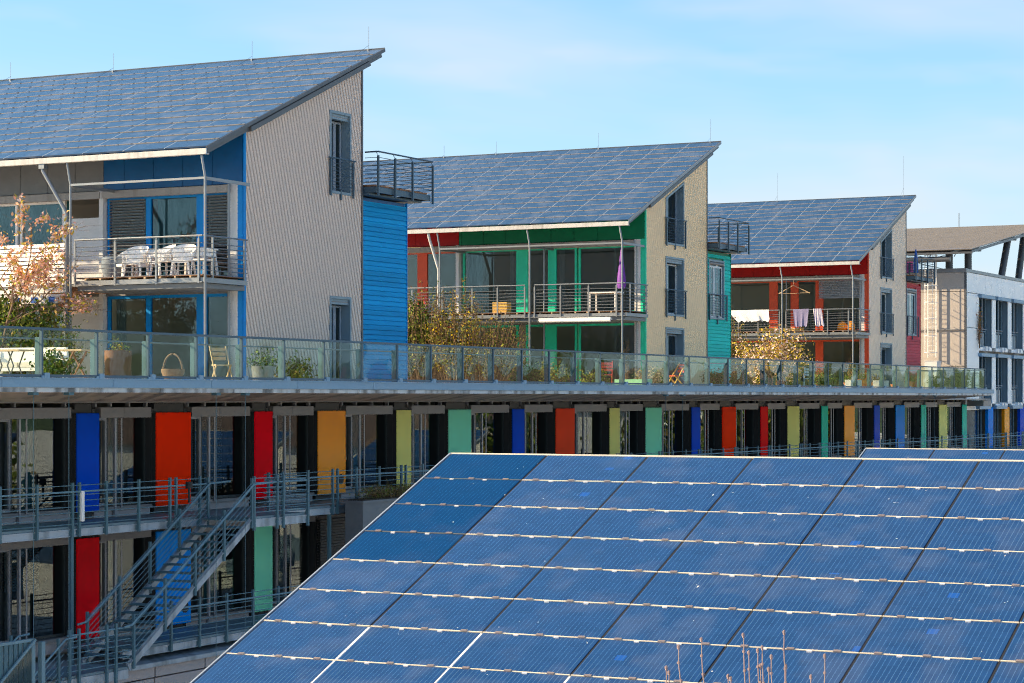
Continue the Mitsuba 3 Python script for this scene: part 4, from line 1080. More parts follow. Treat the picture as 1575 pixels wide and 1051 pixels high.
# ------------------------------------------------------------------ foliage
def leaf_cloud(pts, dirs, size, cols, seed, up=0.3):
    """small leaf quads at pts with per-leaf colour"""
    r = np.random.default_rng(seed)
    n = len(pts)
    d = r.normal(size=(n, 3)); d[:, 2] += up; d /= np.linalg.norm(d, axis=1, keepdims=True)
    a = np.cross(d, r.normal(size=(n, 3))); a /= np.linalg.norm(a, axis=1, keepdims=True)
    s = size * r.uniform(0.6, 1.35, (n, 1))
    b = np.cross(d, a)
    v = np.stack([pts - b * s, pts + a * s * 0.55, pts + b * s, pts - a * s * 0.55], 1).reshape(-1, 3)
    f = np.arange(4 * n).reshape(n, 4)
    cols = np.asarray(cols)
    c = cols[r.integers(0, len(cols), n)] * r.uniform(0.75, 1.2, (n, 1))
    return v, f, np.repeat(np.clip(c, 0, 0.9), 4, 0)


def bush(name, label, cat, base, rad, hgt, nstem, nleaf, size, cols, seed, lean=(0, 0), stem='stem', spread=0.5, straight=0.3, group=None, stem_r=0.012):
    r = np.random.default_rng(seed)
    k = thing(name, label, cat, group)
    base = np.array(base, float); m = M(); P = []
    for s in range(nstem):
        a = r.uniform(0, 2 * np.pi); q = math.sqrt(r.uniform(0, 1))
        b0 = base + np.array([math.cos(a) * rad[0] * q * 0.5, math.sin(a) * rad[1] * q * 0.5, 0])
        top = base + np.array([math.cos(a) * rad[0] * q + lean[0], math.sin(a) * rad[1] * q + lean[1], hgt * r.uniform(0.5, 1.0) * (1 - 0.35 * q * q)])
        mid = (b0 + top) / 2 + r.normal(0, 1, 3) * straight * 0.25
        t = np.linspace(0, 1, 7)[:, None]
        line = (1 - t) ** 2 * b0 + 2 * t * (1 - t) * mid + t ** 2 * top
        m.tube(line, np.linspace(stem_r, stem_r * 0.35, 7), 4, cap=False)
        nl = int(nleaf / nstem)
        tt = r.uniform(0.15, 1.0, nl) ** 0.75
        idx = np.clip((tt * 6).astype(int), 0, 5); fr = (tt * 6 - idx)[:, None]
        P.append(line[idx] * (1 - fr) + line[idx + 1] * fr + r.normal(0, 1, (nl, 3)) * spread * np.array([1, 1, 0.7]) * (0.3 + tt[:, None] * 0.7) * 0.3)
    part(k, 'trunk', m, stem)
    P = np.vstack(P); P[:, 2] = np.maximum(P[:, 2], base[2] + 0.02)
    v, f, c = leaf_cloud(P, None, size, cols, seed)
    part(k, 'crown', (v, f), 'foliage', color=np.repeat(c.reshape(-1, 4, 3), 1, 0).reshape(-1, 3))
    return k


PINK = [(0.84, 0.46, 0.38), (0.80, 0.42, 0.28), (0.86, 0.62, 0.52), (0.74, 0.44, 0.14), (0.52, 0.42, 0.07), (0.78, 0.48, 0.32)]
GREEN = [(0.06, 0.11, 0.02), (0.11, 0.18, 0.03), (0.05, 0.09, 0.02), (0.18, 0.24, 0.04)]
OLIVE = [(0.19, 0.22, 0.04), (0.13, 0.16, 0.04), (0.28, 0.28, 0.06), (0.20, 0.15, 0.06)]
YELLOW = [(0.70, 0.48, 0.02), (0.62, 0.42, 0.03), (0.35, 0.34, 0.05)]
BROWN = [(0.24, 0.15, 0.08), (0.30, 0.20, 0.10), (0.16, 0.11, 0.06), (0.30, 0.26, 0.08)]

# blossoming tree in front of the nearest house: branched, blossoms sit in clusters on the outer twigs
ct = thing('blossom_tree', 'young pink blossoming tree before the white slatted balcony', 'tree')
r = np.random.default_rng(21)
m = M(); BL = []


def limb(p, d, L, rad, lev):
    n = 5; pts = [p]
    for k in range(n):
        d = d + r.normal(0, 0.13, 3) + np.array([0, 0, 0.03]); d /= np.linalg.norm(d); pts.append(pts[-1] + d * L / n)
    m.tube(pts, np.linspace(rad, rad * 0.55, n + 1), 5, cap=False)
    if lev >= 2:
        for q in pts[1:]: BL.append((q, 0.16 if lev == 2 else 0.12))
    if lev < 4:
        for k in range(3 if lev else 5):
            q = pts[r.integers(2, n + 1)] if lev else pts[r.integers(2, n + 1)]
            e = d + r.normal(0, 0.55, 3) * np.array([1.0, 0.8, 0.65]); e /= np.linalg.norm(e)
            limb(q, e, L * r.uniform(0.5, 0.75), rad * 0.55, lev + 1)


limb(np.array([-41.45, 48.6, TZ]), np.array([-0.02, 0, 1.0]), 2.9, 0.05, 0)
part(ct, 'trunk', m, 'stem')
BL = [q for q in BL if r.uniform() < 0.36 and q[0][0] < -39.3]
P = np.vstack([c + r.normal(0, s * 0.75, (9, 3)) for c, s in BL])
P = P[(P[:, 2] > 13.6)]
v, f, c = leaf_cloud(P, None, 0.062, PINK, 4)
part(ct, 'crown', (v, f), 'foliage', color=c)

# hedge and shrubs on the terrace
bush('evergreen_shrub', 'dense dark green shrub under the awning at the left edge', 'shrub', (-42.6, 49.6, TZ), (2.6, 0.9), 3.0, 60, 12000, 0.08, GREEN + OLIVE, 1, spread=0.8)
bush('evergreen_shrub', 'sparse olive shrub beside the two pipes of the nearest house', 'shrub', (-40.2, 49.6, TZ), (1.2, 0.6), 2.4, 26, 2400, 0.04, OLIVE + GREEN, 2, spread=0.7)
bush('evergreen_shrub', 'low dark bush behind the white bench', 'shrub', (-38.9, 43.6, TZ), (0.7, 0.5), 1.0, 22, 2600, 0.04, GREEN, 3, spread=0.6)
bush('leafy_shrub', 'dense green shrub against the blue tower', 'shrub', (-44.6, 77.0, TZ), (1.7, 0.9), 4.0, 46, 9000, 0.085, GREEN + [(0.22, 0.26, 0.05)], 5, spread=0.8)
bush('willow_shrub', 'tall shrub of upright reddish twigs below the red unit balcony', 'shrub', (-43.2, 76.6, TZ), (1.6, 0.8), 4.5, 130, 4600, 0.05, BROWN + OLIVE + [(0.24, 0.30, 0.05)], 6, stem='stem', spread=0.3, stem_r=0.02)
bush('forsythia_shrub', 'yellow flowering forsythia in front of the balcony rail', 'shrub', (-41.6, 76.4, TZ), (1.6, 0.8), 4.4, 100, 4600, 0.05, YELLOW + BROWN + OLIVE, 7, spread=0.33, stem_r=0.018)
bush('willow_shrub', 'brown twiggy shrub leaning towards the green door frames', 'shrub', (-40.2, 76.4, TZ), (1.3, 0.7), 3.1, 110, 3000, 0.045, BROWN + OLIVE, 8, lean=(0.4, 0), spread=0.3, stem_r=0.018)
bush('willow_shrub', 'olive brown willow shrub against the turquoise tower', 'shrub', (-41.6, 104.6, TZ), (1.3, 0.8), 4.0, 110, 4200, 0.055, OLIVE + BROWN + [(0.35, 0.27, 0.06)], 9, spread=0.32, stem_r=0.02)
bush('blossom_shrub', 'rounded pale pink blossom shrub before the red balcony', 'shrub', (-38.9, 104.0, TZ), (1.9, 1.0), 3.5, 60, 5200, 0.07, [(0.80, 0.60, 0.54), (0.80, 0.62, 0.58), (0.66, 0.46, 0.20), (0.62, 0.44, 0.06), (0.40, 0.34, 0.06), (0.28, 0.26, 0.05)], 10, spread=0.9)
bush('evergreen_shrub', 'dark shrub between the willow and the pale blossom shrub', 'shrub', (-40.3, 105.6, TZ), (0.9, 0.6), 2.4, 30, 3500, 0.045, GREEN, 11, spread=0.8)
bush('climbing_plant', 'bare climbing twigs on the corner post of the middle house', 'plant', (-36.2, 80.3, TZ), (0.2, 0.2), 2.3, 14, 250, 0.03, BROWN, 12, spread=0.3)
bush('climbing_plant', 'bare climbing twigs on the corner post of the farthest house', 'plant', (-36.3, 108.4, TZ), (0.25, 0.2), 2.2, 16, 400, 0.03, BROWN + [(0.5, 0.2, 0.1)], 13, spread=0.3)
bush('terrace_shrub', 'green shrub behind the last panes of the balustrade', 'shrub', (-33.6, 118.6, TZ), (0.5, 0.9), 1.3, 24, 2600, 0.045, GREEN, 14, spread=0.7)
bush('terrace_shrub', 'small green plant behind the balustrade near the red tower', 'shrub', (-33.4, 114.2, TZ), (0.4, 0.6), 1.0, 20, 1500, 0.045, GREEN, 15, spread=0.6)
kk = bush('planter_grass', 'grass and moss growing in the grey planter box', 'plant', (-33.5, 57.3, 9.02), (0.25, 2.1), 0.42, 160, 2200, 0.03, [(0.16, 0.2, 0.04), (0.10, 0.09, 0.04), (0.22, 0.17, 0.08)], 16, spread=0.35, stem_r=0.006)
bush('wall_creeper', 'rusty climbing plant on the white wall left of the first window', 'plant', (CXF + 0.12, 132.2, 15.0), (0.08, 0.3), 3.2, 14, 260, 0.06, [(0.45, 0.22, 0.10), (0.36, 0.18, 0.1), (0.2, 0.16, 0.05)], 17, spread=0.4)


# ------------------------------------------------------------------ furniture
def mb_rot(fn, at, rz):
    c, s = math.cos(rz), math.sin(rz)
    Mx = np.eye(4); Mx[:2, :2] = [[c, -s], [s, c]]; Mx[:3, 3] = at
    return T(Mx)


def shell(rows):
    """surface through rows of points, thickened by 2 cm"""
    A = np.array(rows, float); nu, nv = A.shape[:2]
    i = np.arange(nu * nv).reshape(nu, nv)
    f = np.stack([i[:-1, :-1], i[1:, :-1], i[1:, 1:], i[:-1, 1:]], -1).reshape(-1, 4)
    return A.reshape(-1, 3), f


# white plastic armchair: rounded back wraps into the arms
an = np.linspace(-1.05 * math.pi / 2 - 0.35, 1.05 * math.pi / 2 + 0.35, 17)
rows = []
for hh in (0.42, 0.52, 0.62, 0.72, 0.82, 0.92):
    row = []
    for a in an:
        q = abs(a) / an[-1]
        top = min(hh, 0.92 - 0.30 * q ** 2.0)
        rr = 0.26 + 0.09 * (top - 0.42) / 0.4
        row.append([rr * 1.05 * math.sin(a), rr * math.cos(a) * 0.95, top])
    rows.append(row)
back = shell(rows)
seat = M(); seat.box(-0.25, 0.25, -0.27, 0.22, 0.40, 0.43); seat.box(-0.25, 0.25, -0.28, -0.25, 0.35, 0.42)
CH = {'backrest': mikit.ply(back, 'white_plastic', smooth=True), 'seat': mikit.ply(seat.get(), 'white_plastic')}
LEG = []
for sx, sy in ((-1, -1), (1, -1), (-1, 1), (1, 1)):
    m = M(); m.bar([sx * 0.22, sy * 0.22, 0.41], [sx * 0.27, sy * 0.27, 0.0], 0.05, 0.05); LEG.append(mikit.ply(m.get(), 'white_plastic'))
ARM = []
for sx in (-1, 1):
    m = M(); m.bar([sx * 0.29, -0.28, 0.60], [sx * 0.30, 0.1, 0.63], 0.05, 0.025); m.bar([sx * 0.29, -0.25, 0.42], [sx * 0.29, -0.27, 0.60], 0.035, 0.035); ARM.append(mikit.ply(m.get(), 'white_plastic'))


def chair(x, y, z, rz, label):
    k = thing('armchair', label, 'chair', 'white armchairs on the nearest balcony')
    t = mb_rot(None, [x, y, z], rz)
    for n, s in CH.items(): copy(k, n, s, t)
    for s in LEG: copy(k, 'leg', s, t)
    for s in ARM: copy(k, 'arm', s, t)


FB = 15.437
yb1 = t1 - 9.0
chair(-39.3, yb1 + 0.75, FB, math.radians(-20), 'white armchair at the left end of the nearest balcony, in shade')
chair(-38.35, yb1 + 0.0, FB, math.radians(10), 'white armchair in the middle of the nearest balcony')
chair(-38.75, yb1 + 1.1, FB, math.radians(-10), 'white armchair at the back wall behind the middle one')
chair(-37.45, yb1 + 0.05, FB, math.radians(-25), 'white armchair left of the oval table')
k = thing('oval_table', 'white oval plastic table on the nearest balcony', 'table')
e = trimesh.creation.cylinder(1, 0.05, sections=32); v = np.array(e.vertices) * [0.75, 0.45, 1] + [-36.85, yb1 + 0.75, FB + 0.78]
part(k, 'tabletop', (v, e.faces), 'white_plastic', smooth=40)
v = np.array(e.vertices) * [0.68, 0.4, 5] + [-36.85, yb1 + 0.75, FB + 0.66]; part(k, 'apron', (v, e.faces), 'white_plastic', smooth=40)
for sx in (-1, 1):
    for sy in (-1, 1):
        m = M(); m.bar([-36.85 + sx * 0.5, yb1 + 0.75 + sy * 0.28, FB + 0.6], [-36.85 + sx * 0.56, yb1 + 0.75 + sy * 0.32, FB], 0.06, 0.06); part(k, 'leg', m, 'white_plastic')
chair(-36.75, yb1 + 0.05, FB, math.radians(15), 'white armchair in front of the oval table')
k = thing('stool', 'small white tube stool at the right end of the nearest balcony', 'stool')
m = M(); m.box(-36.35, -35.95, yb1 - 0.1, yb1 + 0.3, FB + 0.42, FB + 0.46); part(k, 'seat', m, 'white_plastic')
for sx in (-36.35, -35.95):
    m = M(); m.tube([[sx - 0.03, yb1 - 0.1, FB], [sx, yb1 - 0.08, FB + 0.44], [sx, yb1 + 0.28, FB + 0.44], [sx - 0.03, yb1 + 0.32, FB]], 0.02, 6); part(k, 'leg', m, 'white_plastic', smooth=40)


def lathe(profile, at, n=20):
    p = np.array(profile, float); an = np.arange(n) * 2 * np.pi / n
    v = np.stack([p[:, :1] * np.cos(an), p[:, :1] * np.sin(an), np.repeat(p[:, 1:], n, 1)], -1).reshape(-1, 3) + np.array(at)
    f = [[i * n + j, i * n + (j + 1) % n, (i + 1) * n + (j + 1) % n, (i + 1) * n + j] for i in range(len(p) - 1) for j in range(n)]
    return v, np.array(f)


k = solid('balcony_pot', lathe([(0, 0), (0.32, 0), (0.44, 0.35), (0.42, 0.62), (0.36, 0.66), (0.32, 0.6), (0, 0.6)], (-39.75, yb1 + 0.9, FB)), 'pot_slate', 'large slate blue round pot in the left corner of the nearest balcony', 'pot', smooth=40)

# things on the terrace, seen through the balustrade
k = thing('garden_bench', 'white garden sofa with pale cushions behind the balustrade', 'bench')
bx, by = -37.6, 45.3
m = M(); m.box(bx - 1.3, bx + 0.9, by, by + 0.7, TZ + 0.28, TZ + 0.36); part(k, 'seat', m, 'white_paint')
m = M(); m.bar([bx - 1.3, by + 0.7, TZ + 0.85], [bx + 0.9, by + 0.7, TZ + 0.85], 0.07, 0.1); m.bar([bx - 1.3, by + 0.68, TZ + 0.6], [bx + 0.9, by + 0.68, TZ + 0.6], 0.04, 0.4); part(k, 'backrest', m, 'white_paint')
for sx in (bx - 1.3, bx + 0.9):
    m = M(); m.box(sx - 0.05, sx + 0.05, by, by + 0.7, TZ + 0.62, TZ + 0.68); m.box(sx - 0.05, sx + 0.05, by, by + 0.08, TZ, TZ + 0.62); m.box(sx - 0.05, sx + 0.05, by + 0.62, by + 0.7, TZ, TZ + 0.8); part(k, 'arm', m, 'white_paint')
for n in range(2):
    m = M(); m.box(bx - 1.2 + n * 1.05, bx - 0.2 + n * 1.05, by + 0.02, by + 0.62, TZ + 0.37, TZ + 0.50); part(k, 'cushion', m, 'cushion_cloth')
k = thing('bistro_table', 'small iron bistro table with curved legs before the garden sofa', 'table')
tx, ty = -36.4, 43.4
m = M(); m.box(tx - 0.45, tx + 0.5, ty - 0.3, ty + 0.3, TZ + 0.74, TZ + 0.78); part(k, 'tabletop', m, 'wood_pale')
for sx in (-0.25, 0.25):
    for sy in (-0.22, 0.22):
        m = M(); m.tube([[tx + sx, ty + sy, TZ], [tx + sx * 0.35, ty + sy, TZ + 0.38], [tx + sx, ty + sy, TZ + 0.74]], 0.02, 5); part(k, 'leg', m, 'steel_dark')
k = thing('folding_table', 'wooden folding table with crossed legs beside the rusty drum', 'table')
tx, ty = -35.4, 44.6
m = M(); m.box(tx - 0.5, tx + 0.5, ty - 0.3, ty + 0.3, TZ + 0.76, TZ + 0.80); part(k, 'tabletop', m, 'wood_pale')
for sy in (-0.25, 0.25):
    for s in (-1, 1):
        m = M(); m.bar([tx + s * 0.25, ty + sy + 0.015 * s, TZ], [tx - s * 0.25, ty + sy + 0.015 * s, TZ + 0.76], 0.05, 0.03); part(k, 'leg', m, 'wood')
k = thing('rusty_drum', 'rust brown drum planter with a few yellow flowers', 'planter')
part(k, 'drum', lathe([(0, 0), (0.33, 0), (0.34, 0.28), (0.33, 0.3), (0.34, 0.62), (0.345, 0.78), (0.30, 0.78), (0.30, 0.72), (0, 0.72)], (-34.6, 45.4, TZ)), 'rust', smooth=40)
bush('flower_bunch', 'small yellow flowers growing in the rusty drum', 'plant', (-34.6, 45.4, TZ + 0.72), (0.22, 0.22), 0.35, 14, 300, 0.03, YELLOW + GREEN, 18, spread=0.3)
k = thing('wicker_basket', 'brown wicker basket with a tall hoop handle by the blue door', 'basket')
part(k, 'bowl', lathe([(0, 0), (0.2, 0), (0.3, 0.25), (0.31, 0.33), (0.28, 0.33), (0.2, 0.06), (0, 0.06)], (-34.2, 47.2, TZ)), 'wicker', smooth=40)
a_ = np.linspace(0, math.pi, 14); m = M(); m.tube([[-34.2 + 0.3 * math.cos(a), 47.2, TZ + 0.3 + 0.42 * math.sin(a)] for a in a_], 0.025, 6); part(k, 'handle', m, 'wicker', smooth=60)


def deckchair(x, y, rz, label, matf, mats):
    k = thing('folding_chair', label, 'chair', 'folding chairs on the terrace')
    t = mb_rot(None, [x, y, TZ], rz)
    parts = []
    m = M(); m.box(-0.22, 0.22, -0.2, 0.2, 0.42, 0.46); parts.append(('seat', m, mats))
    m = M()
    for z in (0.62, 0.74, 0.86): m.bar([-0.2, 0.22 + (z - 0.45) * 0.3, z], [0.2, 0.22 + (z - 0.45) * 0.3, z], 0.02, 0.09)
    parts.append(('backrest', m, mats))
    for sx in (-0.22, 0.22):
        m = M(); m.bar([sx, -0.3, 0], [sx, 0.37, 0.95], 0.03, 0.04); parts.append(('leg', m, matf))
        m = M(); m.bar([sx * 0.9, 0.3, 0], [sx * 0.9, -0.2, 0.45], 0.03, 0.04); parts.append(('leg', m, matf))
    for n, m, ma in parts: copy(k, n, mikit.ply(m.get(), ma), t)


deckchair(-33.5, 48.4, 0.9, 'pale wooden folding chair right of the wicker basket', 'wood_pale', 'wood_pale')
deckchair(-34.6, 75.0, 0.4, 'red metal folding chair left on the middle terrace', 'plastic_red', 'plastic_red')
deckchair(-34.0, 80.2, -0.5, 'orange red folding chair with green legs right on the middle terrace', 'plastic_yellow', 'plastic_red')
deckchair(-33.6, 94.6, 0.3, 'white folding chair behind the glass below the turquoise tower', 'white_paint', 'white_paint')
m = M(); m.box(-34.9, -33.6, 76.4, 77.0, TZ, TZ + 0.28); solid('trough', m, 'plastic_green', 'low pale green trough between the two red chairs', 'planter')
bush('terrace_shrub', 'small bush beside the green trough', 'shrub', (-34.3, 79.0, TZ), (0.4, 0.5), 0.8, 18, 900, 0.04, GREEN + OLIVE, 19, spread=0.5)
bush('dried_grass', 'heap of pale dried grass behind the glass before the green doors', 'plant', (-34.2, 77.9, TZ), (0.6, 0.5), 0.9, 40, 900, 0.035, [(0.5, 0.42, 0.28), (0.4, 0.33, 0.2)], 20, spread=0.5)
for n, (px_, py_, s_, lb) in enumerate(((-34.0, 101.2, 0.8, 'small terracotta pot first from the left on the far terrace'), (-33.9, 102.9, 1.25, 'large terracotta pot with a bushy green plant'),
                                      (-34.1, 105.6, 1.0, 'terracotta pot with bare stems third from the left'), (-33.7, 107.5, 0.7, 'low terracotta pot nearest the middle of the row'), (-33.6, 109.9, 1.1, 'terracotta pot with a small plant standing alone at right'))):
    k = thing('flower_pot', lb, 'pot', 'terracotta pots on the far terrace')
    part(k, 'pot', lathe([(0, 0), (0.15 * s_, 0), (0.22 * s_, 0.3 * s_), (0.245 * s_, 0.3 * s_), (0.245 * s_, 0.37 * s_), (0.21 * s_, 0.37 * s_), (0.2 * s_, 0.32 * s_), (0, 0.32 * s_)], (px_, py_, TZ)), 'terracotta', smooth=40)
    if n != 3:
        bush('pot_plant', ('green seedlings in the small first pot', 'bushy green plant in the large terracotta pot', 'brown stems in the third terracotta pot', '', 'small plant in the lone terracotta pot')[n], 'plant', (px_, py_, TZ + 0.32 * s_), (0.25 * s_, 0.25 * s_), 0.42 * s_, 12, 260, 0.035, GREEN if n != 2 else BROWN, 30 + n, spread=0.5)
for q in (99.3, 103.5):
    m = M(); m.box(-33.2, -33.5, q, q + 1.6, TZ, TZ + 0.42); solid('trough', m, 'strip_pale', 'pale planting trough by the balustrade ' + ('left of the terracotta pots' if q < 100 else 'behind the large terracotta pot'), 'planter')


for n, (x_, y_, hh, rr, lb) in enumerate(((-33.7, 66.6, 0.75, 0.5, 'low green shrub behind the glass right of the blue tower'), (-34.0, 69.4, 0.9, 0.6, 'low brown green shrub under the forsythia'), (-33.8, 72.3, 0.6, 0.45, 'low leafy plant left of the red folding chair'),
                                         (-33.6, 83.4, 0.8, 0.5, 'round green shrub in front of the white corner strip of the middle house'), (-33.9, 86.6, 0.55, 0.6, 'low grassy plant below the gable of the middle house'), (-33.7, 97.0, 0.85, 0.5, 'green shrub at the start of the far terrace'),
                                         (-33.6, 41.6, 0.8, 0.5, 'dark green shrub left of the iron bistro table'), (-33.9, 52.6, 0.7, 0.6, 'low green shrub below the first gable'))):
    bush('terrace_shrub', lb, 'shrub', (x_, y_, TZ), (rr, rr), hh, 22, 1100, 0.05, (GREEN, OLIVE, GREEN + OLIVE)[n % 3], 80 + n, spread=0.5)
for n, (y_, lb) in enumerate(((50.2, 'grey zinc tub with a small bush below the first gable'), (88.9, 'grey zinc tub with a small bush below the middle gable'))):
    k = thing('zinc_tub', lb, 'planter', 'zinc tubs below the gables')
    part(k, 'tub', lathe([(0, 0), (0.26, 0), (0.32, 0.42), (0.335, 0.44), (0.30, 0.44), (0.28, 0.36), (0, 0.36)], (-33.4, y_, TZ)), 'steel', smooth=40)
    bush('tub_plant', 'small bush growing in the zinc tub ' + ('below the first gable' if n == 0 else 'below the middle gable'), 'plant', (-33.4, y_, TZ + 0.36), (0.3, 0.3), 0.5, 14, 500, 0.04, GREEN, 95 + n, spread=0.5)
# laundry and small things on the balconies
def drape(x0, x1, y, ztop, zlow, seed, amp=0.05, taper=0.0, skew=0.0):
    nu, nv = 22, 10; r = np.random.default_rng(seed); rows = []
    low = zlow + r.uniform(-0.06, 0.06, nu)
    for j in range(nv):
        row = []
        for i in range(nu):
            u = i / (nu - 1); t = j / (nv - 1)
            x = x0 + (x1 - x0) * (u + taper * t * (0.5 - u)) + skew * t
            row.append([x, y - 0.035 - amp * t * (1 + math.sin(u * 17 + seed) + 0.5 * math.sin(u * 31 + seed * 2)) * 0.5, ztop + (low[i] - ztop) * t])
        rows.append(row)
    return shell(rows)


yr3 = t3 - 9.66
solid('bed_sheet', drape(-42.6, -40.3, yr3, 16.54, 15.95, 3, 0.09, 0.25, 0.35), 'cloth_white', 'white bed sheet hung over the left part of the red house railing', 'laundry', smooth=True)
solid('towel', drape(-38.98, -38.12, yr3, 16.54, 15.62, 4, 0.05, 0.2), 'cloth_lilac', 'lilac grey towel hung over the railing right of the post', 'laundry', smooth=True)
solid('striped_cloth', drape(-37.9, -37.45, yr3, 16.54, 15.66, 5, 0.04, -0.1, 0.15), 'towel_stripe', 'striped cloth hung beside the lilac towel', 'laundry', smooth=True)
for n, (a, b, lb) in enumerate(((-36.75, -36.25, 'bright orange cushion left of its pair behind the railing'), (-36.22, -35.85, 'orange cushion in the corner of the red balcony'))):
    v, f = lathe([(0, 0), (0.3, 0.02), (0.34, 0.14), (0.3, 0.32), (0.12, 0.46), (0, 0.47)], (0, 0, 0), 10)
    solid('cushion', (v * [abs(b - a) / 0.62, 0.5, 0.95] + [(a + b) / 2, t3 - 9.2, FB], f), 'cloth_orange', lb, 'cushion', smooth=60)
k = thing('clothes_airer', 'folded triangular clothes airer hanging under the red house eave', 'clothes airer')
m = M(); zc = 17.78; m.tube([[-39.9, t3 - 9.3, zc - 0.42], [-39.1, t3 - 9.3, zc], [-38.2, t3 - 9.3, zc - 0.42]], 0.02, 5); m.tube([[-39.9, t3 - 9.3, zc - 0.42], [-38.2, t3 - 9.3, zc - 0.40]], 0.012, 5); m.tube([[-39.1, t3 - 9.3, zc], [-39.1, t3 - 9.3, 18.1]], 0.012, 5)
part(k, 'frame', m, 'wood_pale')
v, f = shell([[[-36.05 + w * math.cos(s * 5), t2 - 9.0 + w * 0.6 * math.sin(s * 5), z] for s in np.linspace(0, 1.25, 12)] for z, w in ((17.95, 0.03), (17.3, 0.10), (16.8, 0.17), (16.45, 0.2), (16.3, 0.15))])
solid('parasol', (v, f), 'cloth_purple', 'furled purple parasol cloth hanging at the right end of the green balcony', 'parasol', smooth=60)
m = M(); m.box(-41.6, -40.95, t2 - 9.4, t2 - 9.0, FB, FB + 0.42); solid('crate', m, 'plastic_yellow', 'yellow orange crate behind the green balcony railing', 'crate')
k = thing('balcony_table', 'white table on the green balcony', 'table')
m = M(); m.box(-37.6, -36.3, t2 - 8.9, t2 - 8.2, FB + 0.72, FB + 0.77); part(k, 'tabletop', m, 'white_plastic')
for x in (-37.5, -36.4):
    for yy in (t2 - 8.85, t2 - 8.25):
        m = M(); m.box(x - 0.025, x + 0.025, yy - 0.025, yy + 0.025, FB, FB + 0.72); part(k, 'leg', m, 'white_plastic')
bush('balcony_flowers', 'pink flowers behind the railing of the red unit', 'plant', (-45.1, t2 - 9.3, FB), (0.5, 0.25), 0.65, 20, 900, 0.045, [(0.75, 0.35, 0.55), (0.65, 0.25, 0.45), (0.12, 0.18, 0.04)], 41, spread=0.5)
m = M(); m.box(-41.0, -38.6, t3 - 9.3, t3 - 9.1, FB, FB + 0.16); solid('flower_box', m, 'plastic_yellow', 'long yellow flower box on the floor of the red balcony', 'planter')
pf = t3 + 2.0
solid('shirt', drape(-37.0, -36.4, pf + 0.7, 19.6, 18.95, 7, 0.05), 'cloth_pink', 'pink garment hung on the red tower terrace', 'laundry', smooth=True)
v, f = shell([[[-35.55 + w * math.cos(s * 5.2), t3 + 0.35 + w * math.sin(s * 5.2), z] for s in np.linspace(0, 1.25, 12)] for z, w in ((20.1, 0.03), (19.6, 0.10), (19.2, 0.14), (18.8, 0.13))])
solid('parasol', (v, f), 'cloth_blue', 'furled blue parasol on the red tower terrace', 'parasol', smooth=60)
m = M(); m.box(-37.7, -37.15, pf + 0.4, pf + 0.5, 18.7, 19.4); solid('towel', m, 'cloth_white', 'white towel on the red tower terrace', 'laundry')


